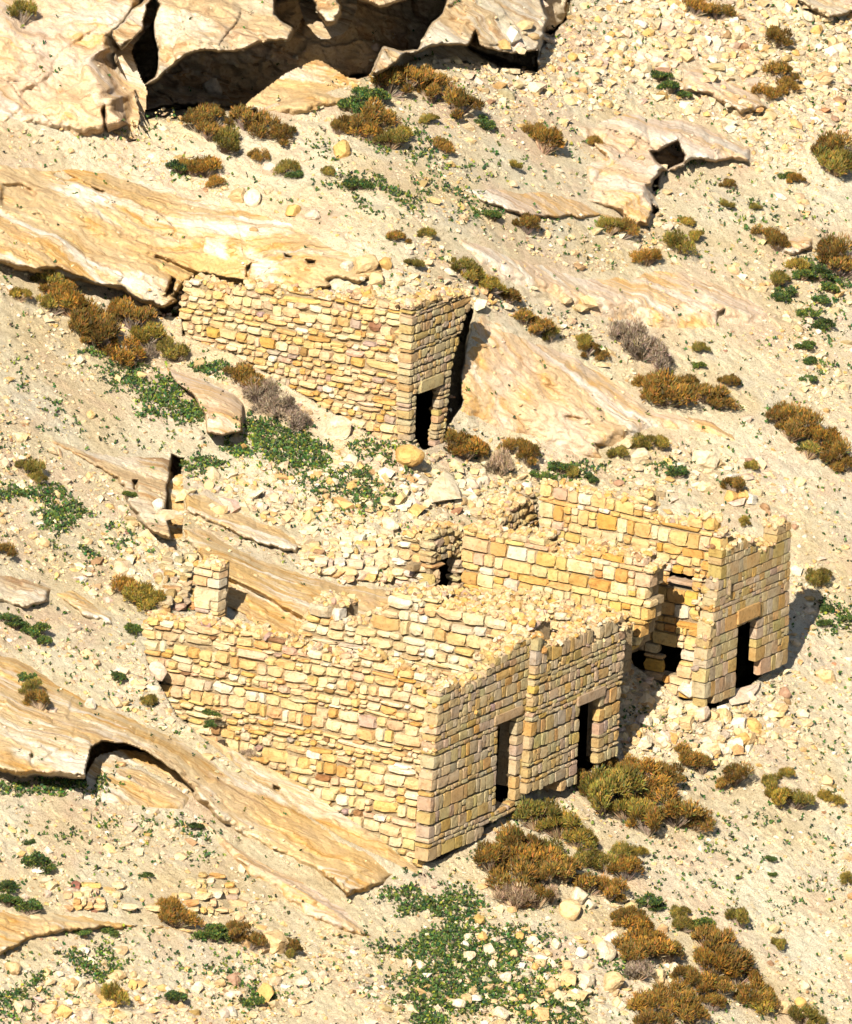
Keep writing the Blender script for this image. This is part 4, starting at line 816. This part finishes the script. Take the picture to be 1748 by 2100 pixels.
# gravel and pebbles: uncountable
def scatter(n, w, x0=-40, x1=1790, y0=-30, y1=2130):
    X = rng.uniform(x0, x1, n); Y = rng.uniform(y0, y1, n); ix = ((X-gx[0])/STEP).astype(int); iy = ((Y-gy[0])/STEP).astype(int)
    k = rng.random(n) < w[iy, ix]; return X[k], Y[k]
dens = np.clip(.22+.9*fbm(GU*.5+.3*GV, GV*.4, 4, 77)+.9*RUB, .05, 1); dens = np.where(HARD, -.1, dens)
def pebbles(name, n, w, smin, smax, pw, sinkf=.2):
    X, Y = scatter(n, w); ok = ~solid(X, Y, 3); X = X[ok]; Y = Y[ok]; m = len(X)
    p = surf(X, Y); s = (smin+(smax-smin)*rng.random(m)**pw)
    T = IV1[None]*np.ones((m, 1, 1)); T = T*(1+rng.normal(0, .24, (m, len(IV1), 1)))
    T *= (s[:, None]*np.stack([rng.uniform(.7, 1.4, m), rng.uniform(.7, 1.4, m), rng.uniform(.45, .9, m)], 1))[:, None, :]
    a = rng.random(m)*6.283; R = np.zeros((m, 3, 3)); R[:, 0, 0] = np.cos(a); R[:, 0, 1] = -np.sin(a); R[:, 1, 0] = np.sin(a); R[:, 1, 1] = np.cos(a); R[:, 2, 2] = 1; R[:, 2, 0] = -.3*rng.random(m)
    T = np.einsum('nij,nkj->nki', R, T)+p[:, None, :]; T[..., 2] += (s*rng.uniform(-.35, .25, m))[:, None]
    k = len(IV1); F = (IF1[None]+(np.arange(m)*k)[:, None, None]).reshape(-1, 3)
    link(name, new_mesh(name, T.reshape(-1, 3), F, [M_rock], tint=np.repeat(pal(m, PAL_PALE), k, 0)), kind='stuff', label='pale loose stones strewn over the slope', cat='gravel')
pebbles('gravel', 75000, np.clip(dens*.9+.12, .015, 1), .022, .06, 1.8)
pebbles('stones', 6000, np.clip(RUB*1.3-.25, 0, 1), .08, .24, 2.0)
pebbles('rubble', 20000, np.where(HARD, .006, np.clip(dens*1.1-.1, 0.03, 1)), .05, .16, 2.4)
# ---------------------------------------------------------------- ground cover
COVER = [(820, 310, 130, 50, .30), (740, 380, 60, 30, .5), (820, 400, 110, 40, .35), (960, 400, 60, 20, .3), (690, 300, 60, 40, .15), (1000, 440, 50, 15, .4), (380, 350, 40, 25, .6), (560, 900, 100, 50, 1.0), (620, 930, 100, 45, .95), (500, 920, 60, 30, .8), (700, 980, 110, 50, .5), (770, 930, 60, 35, .5), (760, 1020, 90, 30, .5),
 (420, 950, 50, 20, .8), (340, 800, 60, 40, .95), (390, 845, 40, 25, .9), (420, 760, 60, 18, .9), (260, 770, 60, 30, .6), (300, 850, 40, 20, .5), (200, 720, 70, 25, .35), (130, 1060, 60, 40, .95), (60, 1015, 90, 18, .8), (180, 1110, 90, 40, .4), (110, 1130, 110, 60, .15), (60, 1620, 100, 14, .7), (130, 1610, 60, 18, .9), (215, 1608, 40, 18, .9),
 (330, 1620, 50, 14, .4), (900, 1860, 110, 40, .7), (830, 1815, 50, 40, .6), (900, 1930, 130, 50, 1.0), (1010, 1960, 140, 50, .95), (960, 2030, 140, 50, .85), (890, 2080, 50, 60, 1.0), (1100, 2040, 120, 40, .8), (1140, 2080, 80, 40, .8), (860, 2000, 50, 50, .5), (1260, 1990, 60, 20, .5), (440, 2000, 60, 25, .4), (580, 2040, 100, 25, .5), (100, 1990, 120, 50, .3), (200, 1980, 60, 40, .45), (20, 2050, 40, 40, .6),
 (330, 1720, 200, 60, .12), (200, 1700, 120, 80, .1), (1690, 560, 60, 50, .5), (1620, 600, 40, 30, .4), (1670, 700, 50, 100, .18), (1560, 600, 60, 60, .1), (1720, 1265, 50, 30, .5), (1450, 1650, 200, 120, .05), (1550, 1750, 200, 150, .05), (1380, 960, 60, 15, .5), (1420, 300, 60, 60, .1), (1500, 440, 150, 100, .08), (500, 660, 1, 1, 0), (90, 760, 120, 80, .12), (60, 860, 90, 60, .12), (1000, 340, 60, 40, .2), (660, 430, 80, 30, .12), (1180, 960, 90, 25, .3), (1150, 975, 60, 15, .6)]
CV = np.zeros(GX.shape)
for cx, cy, rx, ry, w in COVER: CV = np.maximum(CV, w*np.exp(-(((GX-cx)/rx)**2+((GY-cy)/ry)**2)**1.3))
CV = CV*sm((fbm(GU*1.6, GV*1.6, 4, 91)+CV*.8-.12)*3.5)
CV = np.where(HARD, CV*.15, CV)
def cover(name, n, w, palette, size, cl, label, spread):
    X, Y = scatter(n, w); ok = ~solid(X, Y, 2); X = X[ok]; Y = Y[ok]; m = len(X)
    X = np.repeat(X, cl)+rng.normal(0, spread, m*cl); Y = np.repeat(Y, cl)+rng.normal(0, spread*.55, m*cl); p = surf(X, Y); n_ = len(X); p[:, 2] += rng.random(n_)*.07
    D = rng.normal(0, .8, (n_, 3)); D[:, 2] = np.abs(D[:, 2])+.15; D /= np.linalg.norm(D, axis=1)[:, None]
    V, F, T = blades(p, D, size*(.6+.6*rng.random(n_)), size*1.3*(.6+.8*rng.random(n_)), pal(n_, palette)*np.repeat(.7+.6*rng.random(m), cl)[:, None])
    link(name, new_mesh(name, V, F, [M_leaf], tint=T), kind='stuff', label=label, cat='ground cover')
cover('ground_cover', 230000, np.clip(CV, 0, 1), PAL_G, .050, 5, 'low dark green plants creeping between the stones', 3.5)
YC = np.zeros(GX.shape)
for cx, cy, rx, ry, w in [(335, 800, 30, 40, .8), (400, 855, 30, 20, .9), (500, 915, 40, 30, .8), (780, 1035, 50, 14, .5), (225, 1965, 50, 30, .5), (1260, 1975, 50, 14, .6), (640, 945, 40, 20, .3), (560, 950, 40, 15, .4)]: YC = np.maximum(YC, w*np.exp(-(((GX-cx)/rx)**2+((GY-cy)/ry)**2)))
cover('flowering_ground_cover', 100000, YC*sm(fbm(GU*2, GV*2, 2, 95)*2+.6), PAL_Y, .045, 5, 'yellow green plants among the darker leaves', 3.5)
fl = np.where(HARD, .01, .06+.10*sm(fbm(GU*.35, GV*.35, 2, 97)*2.5))
cover('weeds', 170000, fl*.4, PAL_G, .05, 3, 'tiny dark weeds dotted over the bare ground', 1.6)
